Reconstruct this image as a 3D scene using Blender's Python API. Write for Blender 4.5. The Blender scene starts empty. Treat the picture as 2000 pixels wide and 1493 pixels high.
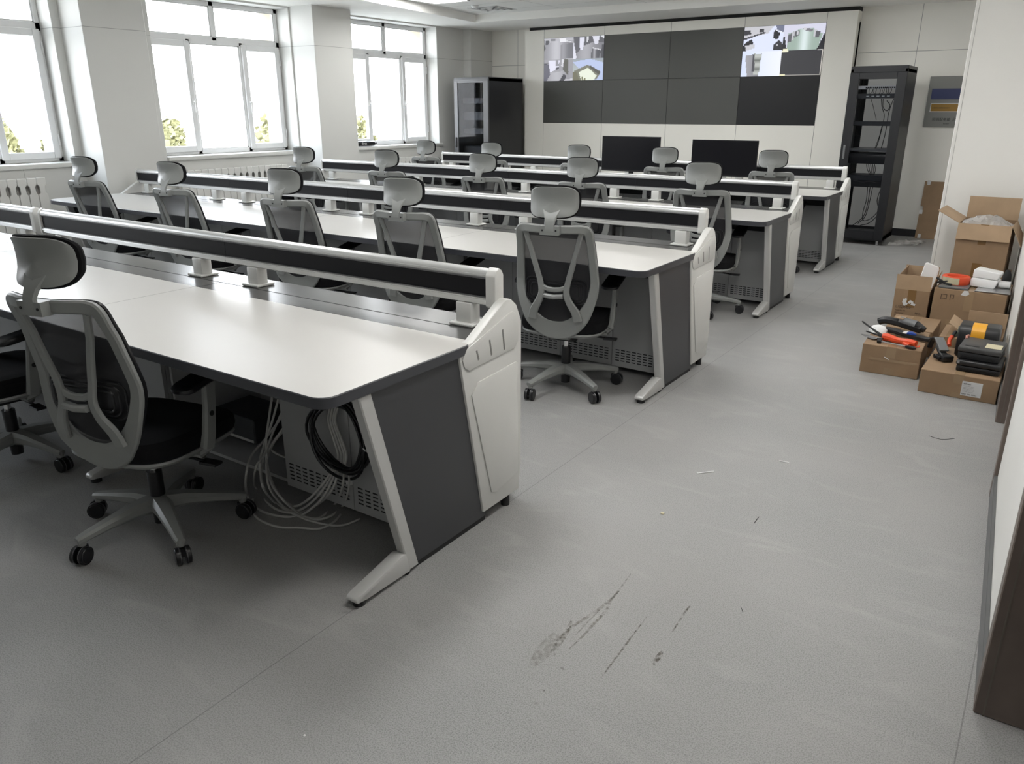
import bpy, bmesh, math, random
from mathutils import Vector, Matrix
random.seed(7)
sc = bpy.context.scene
COL = sc.collection
R = math.radians

# ------------------------------------------------------------------ camera
F, YAW, PIT, ROL, H = 1530.33, 0.6000, 0.3349, 0.0, 1.5344
_fwd = Vector((-math.sin(YAW) * math.cos(PIT), math.cos(YAW) * math.cos(PIT), -math.sin(PIT)))
_right = Vector((math.cos(YAW), math.sin(YAW), 0))
_up = _right.cross(_fwd)
cam_d = bpy.data.cameras.new('camera')
cam = bpy.data.objects.new('camera', cam_d)
COL.objects.link(cam)
sc.camera = cam
cam_d.sensor_fit = 'HORIZONTAL'
cam_d.sensor_width = 36.0
cam_d.lens = F / 2000 * 36.0
cam_d.clip_start = 0.05
cam_d.clip_end = 300
m3 = Matrix((_right, _up, -_fwd)).transposed()
cam.matrix_world = Matrix.Translation((0, 0, H)) @ m3.to_4x4()

def at(px, py, axis, val):
    """real place of a point seen at a pixel, when one coordinate is known"""
    d = _fwd + _right * ((px - 1000) / F) + _up * ((746.5 - py) / F)
    C = Vector((0, 0, H))
    return C + d * ((val - C[axis]) / d[axis])

# ------------------------------------------------------------------ view + world
sc.view_settings.view_transform = 'Standard'
sc.view_settings.look = 'None'
sc.view_settings.gamma = 1
sc.view_settings.use_curve_mapping = False
sc.view_settings.exposure = 0.92
sc.cycles.max_bounces = 8
sc.cycles.diffuse_bounces = 5
sc.cycles.glossy_bounces = 3
sc.cycles.transmission_bounces = 6
sc.cycles.transparent_max_bounces = 12
sc.cycles.use_denoising = True
sc.cycles.sample_clamp_indirect = 8.0
SKY = 6.5
w = bpy.data.worlds.new('sky')
sc.world = w
w.use_nodes = True
nt = w.node_tree
bg = nt.nodes['Background']
tc = nt.nodes.new('ShaderNodeTexCoord'); sp = nt.nodes.new('ShaderNodeSeparateXYZ')
rp = nt.nodes.new('ShaderNodeValToRGB')
nt.links.new(tc.outputs['Generated'], sp.inputs[0]); nt.links.new(sp.outputs['Z'], rp.inputs[0])
rp.color_ramp.elements[0].position = 0.0; rp.color_ramp.elements[0].color = (0.97, 0.985, 1.0, 1)
rp.color_ramp.elements[1].position = 0.6; rp.color_ramp.elements[1].color = (0.76, 0.87, 1.0, 1)
nt.links.new(rp.outputs[0], bg.inputs[0])
bg.inputs[1].default_value = SKY

LED_STRENGTH = 7.0
AISLE_FILL_STRENGTH = 11.0

# ------------------------------------------------------------------ materials
MATS = {}
def mat(name, col, rough=0.5, metal=0.0, noise=None, bump=None, spec=0.5, emit=None, alpha=None, coat=0, trans=0):
    if name in MATS: return MATS[name]
    m = bpy.data.materials.new(name); m.use_nodes = True
    n = m.node_tree.nodes; l = m.node_tree.links; b = n['Principled BSDF']
    b.inputs['Base Color'].default_value = (*col, 1)
    b.inputs['Roughness'].default_value = rough
    b.inputs['Metallic'].default_value = metal
    b.inputs['Specular IOR Level'].default_value = spec
    if coat: b.inputs['Coat Weight'].default_value = coat
    if trans:
        b.inputs['Transmission Weight'].default_value = trans
    if alpha is not None: b.inputs['Alpha'].default_value = alpha
    if emit:
        b.inputs['Emission Color'].default_value = (*col, 1); b.inputs['Emission Strength'].default_value = emit
    if noise:  # (scale, amount)
        t = n.new('ShaderNodeTexCoord'); x = n.new('ShaderNodeTexNoise')
        x.inputs['Scale'].default_value = noise[0]; x.inputs['Detail'].default_value = 5
        l.new(t.outputs['Object'], x.inputs['Vector'])
        r = n.new('ShaderNodeValToRGB'); a = noise[1]
        r.color_ramp.elements[0].position = 0.3; r.color_ramp.elements[1].position = 0.7
        r.color_ramp.elements[0].color = (*[c * (1 - a) for c in col], 1)
        r.color_ramp.elements[1].color = (*[min(1, c * (1 + a)) for c in col], 1)
        l.new(x.outputs['Fac'], r.inputs[0]); l.new(r.outputs[0], b.inputs['Base Color'])
    if bump:  # (scale, strength)
        t = n.new('ShaderNodeTexCoord'); x = n.new('ShaderNodeTexNoise')
        x.inputs['Scale'].default_value = bump[0]; x.inputs['Detail'].default_value = 3
        l.new(t.outputs['Object'], x.inputs['Vector'])
        bp = n.new('ShaderNodeBump'); bp.inputs['Strength'].default_value = bump[1]; bp.inputs['Distance'].default_value = 0.002
        l.new(x.outputs['Fac'], bp.inputs['Height']); l.new(bp.outputs[0], b.inputs['Normal'])
    MATS[name] = m
    return m

def line_mat(name, col, seam, axes, rough=0.55, extra=None):
    """wall board with thin panel seams; axes = list of (axis, [positions] or period, half width)"""
    m = mat(name, col, rough, noise=(1.3, 0.02))
    n = m.node_tree.nodes; l = m.node_tree.links; b = n['Principled BSDF']
    src = b.inputs['Base Color'].links[0].from_socket
    t = n.new('ShaderNodeTexCoord'); s = n.new('ShaderNodeSeparateXYZ'); l.new(t.outputs['Object'], s.inputs[0])
    acc = None
    for ax, pos, hw in axes:
        out = s.outputs[ax]
        plist = pos if isinstance(pos, (list, tuple)) else None
        if plist is None:
            md = n.new('ShaderNodeMath'); md.operation = 'PINGPONG'; l.new(out, md.inputs[0]); md.inputs[1].default_value = pos / 2
            c = n.new('ShaderNodeMath'); c.operation = 'LESS_THAN'; l.new(md.outputs[0], c.inputs[0]); c.inputs[1].default_value = hw
            cs = [c]
        else:
            cs = []
            for p in plist:
                c = n.new('ShaderNodeMath'); c.operation = 'COMPARE'; l.new(out, c.inputs[0]); c.inputs[1].default_value = p; c.inputs[2].default_value = hw
                cs.append(c)
        for c in cs:
            if acc is None: acc = c.outputs[0]
            else:
                mx = n.new('ShaderNodeMath'); mx.operation = 'MAXIMUM'; l.new(acc, mx.inputs[0]); l.new(c.outputs[0], mx.inputs[1]); acc = mx.outputs[0]
    mix = n.new('ShaderNodeMix'); mix.data_type = 'RGBA'
    l.new(acc, mix.inputs['Factor']); l.new(src, mix.inputs['A']); mix.inputs['B'].default_value = (*seam, 1)
    l.new(mix.outputs['Result'], b.inputs['Base Color'])
    return m

WALLC = (0.84, 0.82, 0.765)
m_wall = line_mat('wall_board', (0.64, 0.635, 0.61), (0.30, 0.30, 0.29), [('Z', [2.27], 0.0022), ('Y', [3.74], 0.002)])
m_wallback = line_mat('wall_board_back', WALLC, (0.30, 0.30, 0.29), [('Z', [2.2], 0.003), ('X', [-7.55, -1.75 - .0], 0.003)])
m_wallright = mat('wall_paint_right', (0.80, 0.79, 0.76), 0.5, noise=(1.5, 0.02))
m_vwall = line_mat('video_wall_board', (0.82, 0.80, 0.74), (0.22, 0.22, 0.20), [('X', [-6.93, -5.895, -4.86, -3.825, -2.79], 0.003)])
m_ceil = mat('ceiling_paint', (0.84, 0.83, 0.80), 0.7)
m_tile = line_mat('ceiling_tile', (0.80, 0.80, 0.78), (0.30, 0.30, 0.29), [('X', 1.2, 0.004), ('Y', 0.6, 0.004)])
m_pvc = mat('window_plastic', (0.74, 0.74, 0.74), 0.35)
m_sill = mat('sill_stone', (0.66, 0.655, 0.63), 0.35, noise=(6, 0.05))
m_facade = mat('facade_render', (0.45, 0.40, 0.32), 0.8)
m_rad = mat('radiator_enamel', (0.70, 0.69, 0.66), 0.35)
m_base = mat('baseboard_black', (0.012, 0.012, 0.014), 0.4)
m_brown = mat('door_brown', (0.15, 0.118, 0.10), 0.42, noise=(9, 0.12))
m_browngroove = mat('door_groove', (0.16, 0.14, 0.12), 0.5)
m_basegrey = mat('baseboard_grey', (0.085, 0.088, 0.09), 0.35)
m_top = mat('desk_laminate', (0.535, 0.522, 0.50), 0.30, noise=(3, 0.015), spec=0.55)
m_edge = mat('desk_edge_band', (0.045, 0.047, 0.055), 0.38)
m_shelf = mat('shelf_brushed_grey', (0.085, 0.084, 0.082), 0.26, 0.35, noise=(25, 0.12), spec=0.7)
m_groove = mat('groove_dark', (0.01, 0.01, 0.01), 0.7)
m_char = mat('side_charcoal', (0.043, 0.044, 0.049), 0.40, bump=(300, 0.15))
m_silver = mat('leg_silver_paint', (0.55, 0.55, 0.54), 0.33, 0.25)
m_cover = mat('end_cover_white', (0.64, 0.64, 0.62), 0.38, bump=(250, 0.1))
m_cab = mat('cabinet_grey', (0.42, 0.425, 0.43), 0.42, bump=(300, 0.1))
m_slot = mat('vent_slot_black', (0.004, 0.004, 0.005), 0.8)
m_alu = mat('rail_aluminium', (0.66, 0.665, 0.66), 0.26, 0.55)
m_black = mat('rail_black_panel', (0.010, 0.010, 0.012), 0.5, spec=0.15)
m_post = mat('post_plastic', (0.62, 0.62, 0.60), 0.35)
m_rubber = mat('rubber_black', (0.008, 0.008, 0.009), 0.6)
m_chair = mat('chair_grey_plastic', (0.235, 0.242, 0.236), 0.38, spec=0.45)
m_seat = mat('chair_black_fabric', (0.0055, 0.0055, 0.0065), 0.85, bump=(900, 0.5), spec=0.2)
m_chrome = mat('chrome', (0.7, 0.7, 0.7), 0.15, 1.0)
m_cblack = mat('chair_black_plastic', (0.008, 0.008, 0.010), 0.35)
m_wheelring = mat('caster_grey_ring', (0.13, 0.13, 0.14), 0.4)
m_card = mat('cardboard', (0.275, 0.180, 0.105), 0.75, noise=(7, 0.10), bump=(60, 0.25))
m_cardin = mat('cardboard_inner', (0.385, 0.27, 0.17), 0.8, noise=(7, 0.08))
m_tape = mat('brown_tape', (0.20, 0.115, 0.045), 0.25)
m_clear = mat('clear_tape', (0.33, 0.23, 0.14), 0.18)
m_print = mat('carton_print', (0.07, 0.045, 0.03), 0.8)
m_paper = mat('paper_white', (0.62, 0.62, 0.62), 0.6)
m_cream = mat('label_cream', (0.55, 0.50, 0.34), 0.6)
m_case = mat('tool_case_black', (0.012, 0.0125, 0.014), 0.38, bump=(200, 0.2))
m_casegrey = mat('tool_case_grey_top', (0.045, 0.045, 0.045), 0.55, noise=(12, 0.3))
m_yellow = mat('clasp_yellow', (0.75, 0.36, 0.02), 0.4)
m_orange = mat('plastic_orange_red', (0.72, 0.075, 0.02), 0.4)
m_blue = mat('blue_plastic', (0.01, 0.06, 0.35), 0.4)
m_white = mat('plastic_white', (0.80, 0.80, 0.80), 0.35)
m_toolgrey = mat('tool_grey', (0.16, 0.165, 0.17), 0.4, 0.2)
m_steel = mat('steel', (0.45, 0.45, 0.46), 0.3, 0.9)
m_rack = mat('rack_black', (0.010, 0.0105, 0.013), 0.42)
m_rackgrey = mat('rack_grey_door', (0.11, 0.11, 0.113), 0.4, 0.2)
m_equip = mat('rack_equipment', (0.035, 0.037, 0.042), 0.45)
m_panelgrey = mat('distribution_grey', (0.22, 0.22, 0.21), 0.45, 0.1)
m_navy = mat('notice_blue', (0.03, 0.04, 0.12), 0.5)
m_amber = mat('breaker_amber', (0.33, 0.19, 0.04), 0.25)
m_ink = mat('ink_black', (0.01, 0.01, 0.01), 0.6)
m_cableg = mat('cable_grey', (0.52, 0.52, 0.50), 0.45)
m_cableb = mat('cable_black', (0.006, 0.006, 0.008), 0.3)
m_foil = mat('film_black', (0.008, 0.008, 0.010), 0.22)
m_led = mat('led_diffuser', (1.0, 1.0, 0.98), 0.5, emit=LED_STRENGTH)
m_fill_aisle = mat('led_diffuser_warm', (1.0, 0.98, 0.945), 0.5, emit=AISLE_FILL_STRENGTH)
m_screen = mat('screen_dark', (0.006, 0.006, 0.008), 0.30, spec=0.2)
m_vpanel = mat('display_matte_grey', (0.072, 0.072, 0.067), 0.40, spec=0.5)
m_vpanel2 = mat('display_matte_black', (0.013, 0.013, 0.015), 0.36, spec=0.4)
m_bezel = mat('bezel_black', (0.004, 0.004, 0.005), 0.4)
m_leaf = mat('leaf', (0.20, 0.19, 0.09), 0.7, noise=(2, 0.4))
m_trunk = mat('bark', (0.10, 0.07, 0.05), 0.9)
m_ground = mat('yard_concrete', (0.42, 0.41, 0.38), 0.9, noise=(0.4, 0.1))

def glass_mat(name, tint=(1, 1, 1), gloss=0.55, base=0.035):
    m = bpy.data.materials.new(name); m.use_nodes = True
    n = m.node_tree.nodes; l = m.node_tree.links; n.remove(n['Principled BSDF'])
    o = n['Material Output']; t = n.new('ShaderNodeBsdfTransparent'); t.inputs[0].default_value = (*tint, 1)
    g = n.new('ShaderNodeBsdfGlossy'); g.inputs['Roughness'].default_value = 0.02
    lw = n.new('ShaderNodeLayerWeight'); lw.inputs[0].default_value = 0.5
    pw = n.new('ShaderNodeMath'); pw.operation = 'POWER'; l.new(lw.outputs['Facing'], pw.inputs[0]); pw.inputs[1].default_value = 5
    fr = n.new('ShaderNodeMath'); fr.operation = 'MULTIPLY_ADD'; l.new(pw.outputs[0], fr.inputs[0]); fr.inputs[1].default_value = gloss; fr.inputs[2].default_value = base
    mx = n.new('ShaderNodeMixShader'); l.new(fr.outputs[0], mx.inputs[0]); l.new(t.outputs[0], mx.inputs[1]); l.new(g.outputs[0], mx.inputs[2])
    l.new(mx.outputs[0], o.inputs[0]); return m
m_glass = glass_mat('window_glass', (0.98, 0.98, 0.98))
m_rglass = glass_mat('rack_glass', (0.74, 0.75, 0.77), 0.12, 0.012)
def fabric_mesh_mat():
    m = mat('chair_net', (0.012, 0.012, 0.015), 0.7)
    n = m.node_tree.nodes; l = m.node_tree.links; b = n['Principled BSDF']
    t = n.new('ShaderNodeBsdfTransparent'); mx = n.new('ShaderNodeMixShader'); mx.inputs[0].default_value = 0.90
    l.new(t.outputs[0], mx.inputs[1]); l.new(b.outputs[0], mx.inputs[2]); l.new(mx.outputs[0], n['Material Output'].inputs[0]); return m
m_net = fabric_mesh_mat()
def film_mat():
    m = bpy.data.materials.new('clear_film'); m.use_nodes = True
    n = m.node_tree.nodes; l = m.node_tree.links; b = n['Principled BSDF']
    b.inputs['Base Color'].default_value = (0.62, 0.60, 0.58, 1); b.inputs['Roughness'].default_value = 0.18
    t = n.new('ShaderNodeBsdfTransparent'); mx = n.new('ShaderNodeMixShader'); mx.inputs[0].default_value = 0.55
    l.new(t.outputs[0], mx.inputs[1]); l.new(b.outputs[0], mx.inputs[2]); l.new(mx.outputs[0], n['Material Output'].inputs[0]); return m
m_film = film_mat()
def vcol_mat():
    m = bpy.data.materials.new('screen_picture'); m.use_nodes = True
    n = m.node_tree.nodes; l = m.node_tree.links; b = n['Principled BSDF']
    a = n.new('ShaderNodeAttribute'); a.attribute_name = 'Col'
    b.inputs['Base Color'].default_value = (0.01, 0.01, 0.01, 1); b.inputs['Roughness'].default_value = 0.4
    l.new(a.outputs['Color'], b.inputs['Emission Color']); b.inputs['Emission Strength'].default_value = 0.60
    return m
m_pic = vcol_mat()

def floor_mat():
    m = bpy.data.materials.new('vinyl_floor'); m.use_nodes = True
    n = m.node_tree.nodes; l = m.node_tree.links; b = n['Principled BSDF']
    t = n.new('ShaderNodeTexCoord')
    def noise(scale, det=4, vec=None, dist=0):
        x = n.new('ShaderNodeTexNoise'); x.inputs['Scale'].default_value = scale; x.inputs['Detail'].default_value = det
        x.inputs['Distortion'].default_value = dist
        l.new(vec or t.outputs['Object'], x.inputs['Vector']); return x.outputs['Fac']
    def ramp(f, p0, c0, p1, c1):
        r = n.new('ShaderNodeValToRGB'); e = r.color_ramp.elements
        e[0].position = p0; e[0].color = (*c0, 1); e[1].position = p1; e[1].color = (*c1, 1); l.new(f, r.inputs[0]); return r.outputs[0]
    def mix(f, a, bb):
        x = n.new('ShaderNodeMix'); x.data_type = 'RGBA'
        if isinstance(f, float): x.inputs['Factor'].default_value = f
        else: l.new(f, x.inputs['Factor'])
        l.new(a, x.inputs['A'])
        if isinstance(bb, tuple): x.inputs['B'].default_value = (*bb, 1)
        else: l.new(bb, x.inputs['B'])
        return x.outputs['Result']
    base = ramp(noise(260, 3), 0.36, (0.195, 0.197, 0.196), 0.56, (0.325, 0.325, 0.321))
    fleck = ramp(noise(120, 2), 0.68, (0, 0, 0), 0.72, (0.5, 0.5, 0.5))
    base = mix(fleck, base, (0.14, 0.142, 0.142))
    tint = ramp(noise(1.1, 5), 0.35, (0, 0, 0), 0.65, (1, 1, 1))
    mm = n.new('ShaderNodeMath'); mm.operation = 'MULTIPLY'; l.new(tint, mm.inputs[0]); mm.inputs[1].default_value = 0.35
    base = mix(mm.outputs[0], base, (0.37, 0.355, 0.345))
    # dusty smears, drawn out along the aisle
    mp = n.new('ShaderNodeMapping'); mp.inputs['Scale'].default_value = (1.2, 3.2, 1); mp.inputs['Rotation'].default_value = (0, 0, 0.5); l.new(t.outputs['Object'], mp.inputs[0])
    dust = ramp(noise(2.2, 8, mp.outputs[0], 1.2), 0.54, (0, 0, 0), 0.78, (1, 1, 1))
    md = n.new('ShaderNodeMath'); md.operation = 'MULTIPLY'; l.new(dust, md.inputs[0]); md.inputs[1].default_value = 0.22
    base = mix(md.outputs[0], base, (0.50, 0.495, 0.475))
    s = n.new('ShaderNodeSeparateXYZ'); l.new(t.outputs['Object'], s.inputs[0])
    for px, hw in ((-1.645, 0.0018), (0.045, 0.0018), (-3.6, 0.0018)):
        c = n.new('ShaderNodeMath'); c.operation = 'COMPARE'; l.new(s.outputs['X'], c.inputs[0]); c.inputs[1].default_value = px; c.inputs[2].default_value = hw
        c2 = n.new('ShaderNodeMath'); c2.operation = 'MULTIPLY'; l.new(c.outputs[0], c2.inputs[0]); c2.inputs[1].default_value = 0.45
        base = mix(c2.outputs[0], base, (0.07, 0.07, 0.07))
    l.new(base, b.inputs['Base Color'])
    rr = n.new('ShaderNodeMapRange'); l.new(noise(3, 5), rr.inputs['Value']); rr.inputs['To Min'].default_value = 0.36; rr.inputs['To Max'].default_value = 0.58
    l.new(rr.outputs[0], b.inputs['Roughness']); b.inputs['Specular IOR Level'].default_value = 0.45
    return m
m_floor = floor_mat()

# ------------------------------------------------------------------ mesh helpers
class MB:
    def __init__(s): s.v = []; s.f = []; s.m = []; s.s = []
    def add(s, vs, fs, mi=0, smooth=False):
        o = len(s.v); s.v += [tuple(v) for v in vs]
        for f in fs: s.f.append(tuple(i + o for i in f)); s.m.append(mi); s.s.append(smooth)
        return s
    def box(s, x0, x1, y0, y1, z0, z1, mi=0):
        if x0 > x1: x0, x1 = x1, x0
        if y0 > y1: y0, y1 = y1, y0
        if z0 > z1: z0, z1 = z1, z0
        return s.hexa([(x0, y0), (x1, y0), (x1, y1), (x0, y1)], z0, z1, mi)
    def hexa(s, q, z0, z1, mi=0):
        n = len(q); vs = [(a, b, z0) for a, b in q] + [(a, b, z1) for a, b in q]
        fs = [tuple(range(n - 1, -1, -1)), tuple(range(n, 2 * n))] + [(i, (i + 1) % n, n + (i + 1) % n, n + i) for i in range(n)]
        return s.add(vs, fs, mi)
    def prism(s, pts, plane, a, b, mi=0):
        """pts in plane 'yz' (extrude x), 'xz' (extrude y), 'xy' (extrude z)"""
        def mk(p, c):
            return {'yz': (c, p[0], p[1]), 'xz': (p[0], c, p[1]), 'xy': (p[0], p[1], c)}[plane]
        n = len(pts); vs = [mk(p, a) for p in pts] + [mk(p, b) for p in pts]
        fs = [tuple(range(n - 1, -1, -1)), tuple(range(n, 2 * n))] + [(i, (i + 1) % n, n + (i + 1) % n, n + i) for i in range(n)]
        return s.add(vs, fs, mi)
    def quad(s, a, b, c, d, mi=0): return s.add([a, b, c, d], [(0, 1, 2, 3)], mi)
    def cyl(s, p0, p1, r0, r1=None, n=16, mi=0, caps=True):
        r1 = r0 if r1 is None else r1
        p0 = Vector(p0); p1 = Vector(p1); d = (p1 - p0).normalized()
        u = d.orthogonal().normalized(); w_ = d.cross(u)
        vs = [p0 + (u * math.cos(t) + w_ * math.sin(t)) * r0 for t in [2 * math.pi * i / n for i in range(n)]]
        vs += [p1 + (u * math.cos(t) + w_ * math.sin(t)) * r1 for t in [2 * math.pi * i / n for i in range(n)]]
        o = len(s.v); s.v += [tuple(v) for v in vs]
        for i in range(n): s.f.append((o + i, o + (i + 1) % n, o + n + (i + 1) % n, o + n + i)); s.m.append(mi); s.s.append(True)
        if caps:
            s.f.append(tuple(o + i for i in range(n - 1, -1, -1))); s.m.append(mi); s.s.append(False)
            s.f.append(tuple(o + n + i for i in range(n))); s.m.append(mi); s.s.append(False)
        return s
    def tube(s, pts, r, n=8, closed=False, mi=0, caps=True):
        pts = [Vector(p) for p in pts]; N = len(pts); rings = []; up = None
        for i in range(N):
            a = pts[(i - 1) % N] if (closed or i > 0) else pts[i]; b = pts[(i + 1) % N] if (closed or i < N - 1) else pts[i]
            d = (b - a).normalized()
            if up is None: up = d.orthogonal().normalized()
            up = (up - d * up.dot(d)).normalized(); w_ = d.cross(up)
            rr = r[i] if isinstance(r, (list, tuple)) else r
            rings.append([pts[i] + (up * math.cos(2 * math.pi * k / n) + w_ * math.sin(2 * math.pi * k / n)) * rr for k in range(n)])
        o = len(s.v)
        for rg in rings: s.v += [tuple(v) for v in rg]
        for i in range(N if closed else N - 1):
            j = (i + 1) % N
            for k in range(n):
                s.f.append((o + i * n + k, o + i * n + (k + 1) % n, o + j * n + (k + 1) % n, o + j * n + k)); s.m.append(mi); s.s.append(True)
        if not closed and caps:
            s.f.append(tuple(o + k for k in range(n - 1, -1, -1))); s.m.append(mi); s.s.append(False)
            s.f.append(tuple(o + (N - 1) * n + k for k in range(n))); s.m.append(mi); s.s.append(False)
        return s
    def ribbon(s, P, W, T, nrm, closed=False, mi=0):
        """flat rounded strip through points P, widths W, thickness T, facing nrm"""
        P = [Vector(p) for p in P]; N = len(P); o = len(s.v); k = 8
        for i in range(N):
            a = P[(i - 1) % N] if (closed or i > 0) else P[i]; b = P[(i + 1) % N] if (closed or i < N - 1) else P[i]
            d = (b - a).normalized(); nn = Vector(nrm) if not callable(nrm) else nrm(P[i])
            nn = (nn - d * nn.dot(d)).normalized(); bi = d.cross(nn)
            w_ = (W[i] if isinstance(W, (list, tuple)) else W) / 2; t = (T[i] if isinstance(T, (list, tuple)) else T) / 2; c = min(w_, t) * 0.55
            for (x, y) in ((-w_, -t + c), (-w_ + c, -t), (w_ - c, -t), (w_, -t + c), (w_, t - c), (w_ - c, t), (-w_ + c, t), (-w_, t - c)):
                s.v.append(tuple(P[i] + bi * x + nn * y))
        for i in range(N if closed else N - 1):
            j = (i + 1) % N
            for q in range(k):
                s.f.append((o + i * k + q, o + i * k + (q + 1) % k, o + j * k + (q + 1) % k, o + j * k + q)); s.m.append(mi); s.s.append(True)
        if not closed:
            s.f.append(tuple(o + q for q in range(k - 1, -1, -1))); s.m.append(mi); s.s.append(False)
            s.f.append(tuple(o + (N - 1) * k + q for q in range(k))); s.m.append(mi); s.s.append(False)
        return s
    def grid(s, fn, nu, nv, mi=0, smooth=True):
        vs = [fn(i / nu, j / nv) for j in range(nv + 1) for i in range(nu + 1)]
        fs = [(j * (nu + 1) + i, j * (nu + 1) + i + 1, (j + 1) * (nu + 1) + i + 1, (j + 1) * (nu + 1) + i) for j in range(nv) for i in range(nu)]
        return s.add(vs, fs, mi, smooth)
    def rings(s, rs, mi=0, smooth=True, cap=True):
        n = len(rs[0]); o = len(s.v)
        for r_ in rs: s.v += [tuple(v) for v in r_]
        for i in range(len(rs) - 1):
            for k in range(n):
                s.f.append((o + i * n + k, o + i * n + (k + 1) % n, o + (i + 1) * n + (k + 1) % n, o + (i + 1) * n + k)); s.m.append(mi); s.s.append(smooth)
        if cap:
            s.f.append(tuple(o + k for k in range(n - 1, -1, -1))); s.m.append(mi); s.s.append(smooth)
            s.f.append(tuple(o + (len(rs) - 1) * n + k for k in range(n))); s.m.append(mi); s.s.append(smooth)
        return s
    def build(s, name, mats, parent=None, bevel=0.0, segs=1, loc=None, rz=None, recalc=True):
        me = bpy.data.meshes.new(name); me.from_pydata(s.v, [], s.f)
        for i, p in enumerate(me.polygons): p.material_index = s.m[i]; p.use_smooth = s.s[i]
        if bevel or recalc:
            b = bmesh.new(); b.from_mesh(me)
            if recalc: bmesh.ops.recalc_face_normals(b, faces=b.faces)
            if bevel:
                es = [e for e in b.edges if len(e.link_faces) == 2 and e.calc_face_angle(0) > 0.5 and not (e.link_faces[0].smooth and e.link_faces[1].smooth)]
                bmesh.ops.bevel(b, geom=es, offset=bevel, segments=segs, profile=0.5, affect='EDGES', clamp_overlap=True)
            b.to_mesh(me); b.free()
        me.set_sharp_from_angle(angle=R(33))
        for m in (mats if isinstance(mats, (list, tuple)) else [mats]): me.materials.append(m)
        o = bpy.data.objects.new(name, me); COL.objects.link(o)
        if parent: o.parent = parent
        if loc is not None: o.location = loc
        if rz is not None: o.rotation_euler = (0, 0, rz)
        return o

def tag(o, label=None, cat=None, group=None, kind=None):
    if label: o['label'] = label
    if cat: o['category'] = cat
    if group: o['group'] = group
    if kind: o['kind'] = kind
    return o
def thing(name, label, cat, loc=(0, 0, 0), rz=0, group=None):
    o = bpy.data.objects.new(name, None); COL.objects.link(o); o.empty_display_size = 0.1
    o.location = loc; o.rotation_euler = (0, 0, rz); return tag(o, label, cat, group)
def copy_tree(o, parent=None):
    c = o.copy(); COL.objects.link(c)
    if parent: c.parent = parent
    for ch in list(o.children): copy_tree(ch, c)
    return c
def struct(o): o['kind'] = 'structure'; return o
def catmull(P, k=4, closed=False):
    P = [Vector(p) for p in P]; N = len(P); out = []
    for i in range(N if closed else N - 1):
        g = lambda j: P[j % N] if closed else P[max(0, min(N - 1, j))]
        p0, p1, p2, p3 = g(i - 1), g(i), g(i + 1), g(i + 2)
        for q in range(k):
            t = q / k
            out.append(0.5 * ((2 * p1) + (-p0 + p2) * t + (2 * p0 - 5 * p1 + 4 * p2 - p3) * t * t + (-p0 + 3 * p1 - 3 * p2 + p3) * t ** 3))
    if not closed: out.append(P[-1])
    return out
def rrect(x0, x1, y0, y1, r, n=5):
    out = []
    for cx, cy, a in ((x1 - r, y0 + r, -90), (x1 - r, y1 - r, 0), (x0 + r, y1 - r, 90), (x0 + r, y0 + r, 180)):
        for i in range(n + 1):
            t = R(a + 90 * i / n); out.append((cx + r * math.cos(t), cy + r * math.sin(t)))
    return out
def lerp(tab, z):
    if z <= tab[0][0]: return tab[0][1]
    for (a, b), (c, d) in zip(tab, tab[1:]):
        if z <= c: return b + (d - b) * (z - a) / (c - a)
    return tab[-1][1]
def text(name, s, size, m, parent, loc, rot, sx=1.0, ext=0.0005):
    cu = bpy.data.curves.new(name, 'FONT'); cu.body = s; cu.size = size; cu.extrude = ext; cu.resolution_u = 2
    t = bpy.data.objects.new(name, cu); COL.objects.link(t)
    bpy.context.view_layer.update()
    me = bpy.data.meshes.new_from_object(t.evaluated_get(bpy.context.evaluated_depsgraph_get()))
    bpy.data.objects.remove(t); me.materials.clear(); me.materials.append(m)
    o = bpy.data.objects.new(name, me); COL.objects.link(o); o.location = loc; o.rotation_euler = rot; o.scale = (sx, 1, 1)
    if parent: o.parent = parent
    return o

# ------------------------------------------------------------------ the room
CEIL, TRAY = 2.72, 2.82
XW, XF, XO = -8.2, -8.42, -8.74         # inner wall face, window frame plane, outer face
Y0R, Y1R = -3.4, 11.2
WINS = [(8.13, 9.97), (5.26, 7.14), (2.37, 4.25), (-0.50, 1.40)]   # window openings along the left wall
ZS, ZH = 1.04, 2.70
b = MB()
b.box(XO - .3, 0.6, Y0R - .3, Y1R + .3, -0.12, 0.0)
floor = struct(b.build('floor', m_floor))

b = MB()   # window wall with its openings and the piers between them
ys = sorted(WINS); prev = Y0R
for (a, c) in ys:
    b.box(XO, XW, prev, a, 0, CEIL + .15, 0)
    b.box(XO, XW, a, c, 0, ZS - 0.03, 0)
    b.box(XO, XW, a, c, ZH, CEIL + .15, 0)
    prev = c
b.box(XO, XW, prev, Y1R, 0, CEIL + .15, 0)
for (a, c, x) in ((4.33, 4.97, -7.82), (7.16, 7.80, -7.80), (10.62, Y1R, -8.05)):
    b.box(XW - .02, x, a, c, 0, CEIL + .1, 0)
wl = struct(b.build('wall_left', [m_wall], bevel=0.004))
b = MB()   # plaster outside the windows
for (a, c) in WINS:
    b.box(XO - .02, XF - .07, a - .04, a + .012, ZS - .1, ZH + .05); b.box(XO - .02, XF - .07, c - .012, c + .04, ZS - .1, ZH + .05)
    b.box(XO - .02, XF - .07, a - .04, c + .04, ZH - .012, ZH + .05); b.box(XO - .06, XF - .07, a - .04, c + .04, ZS - .1, ZS + .012)
# (kept just inside the wall's own thickness)
fac = struct(b.build('trim_1', m_facade))

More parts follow.
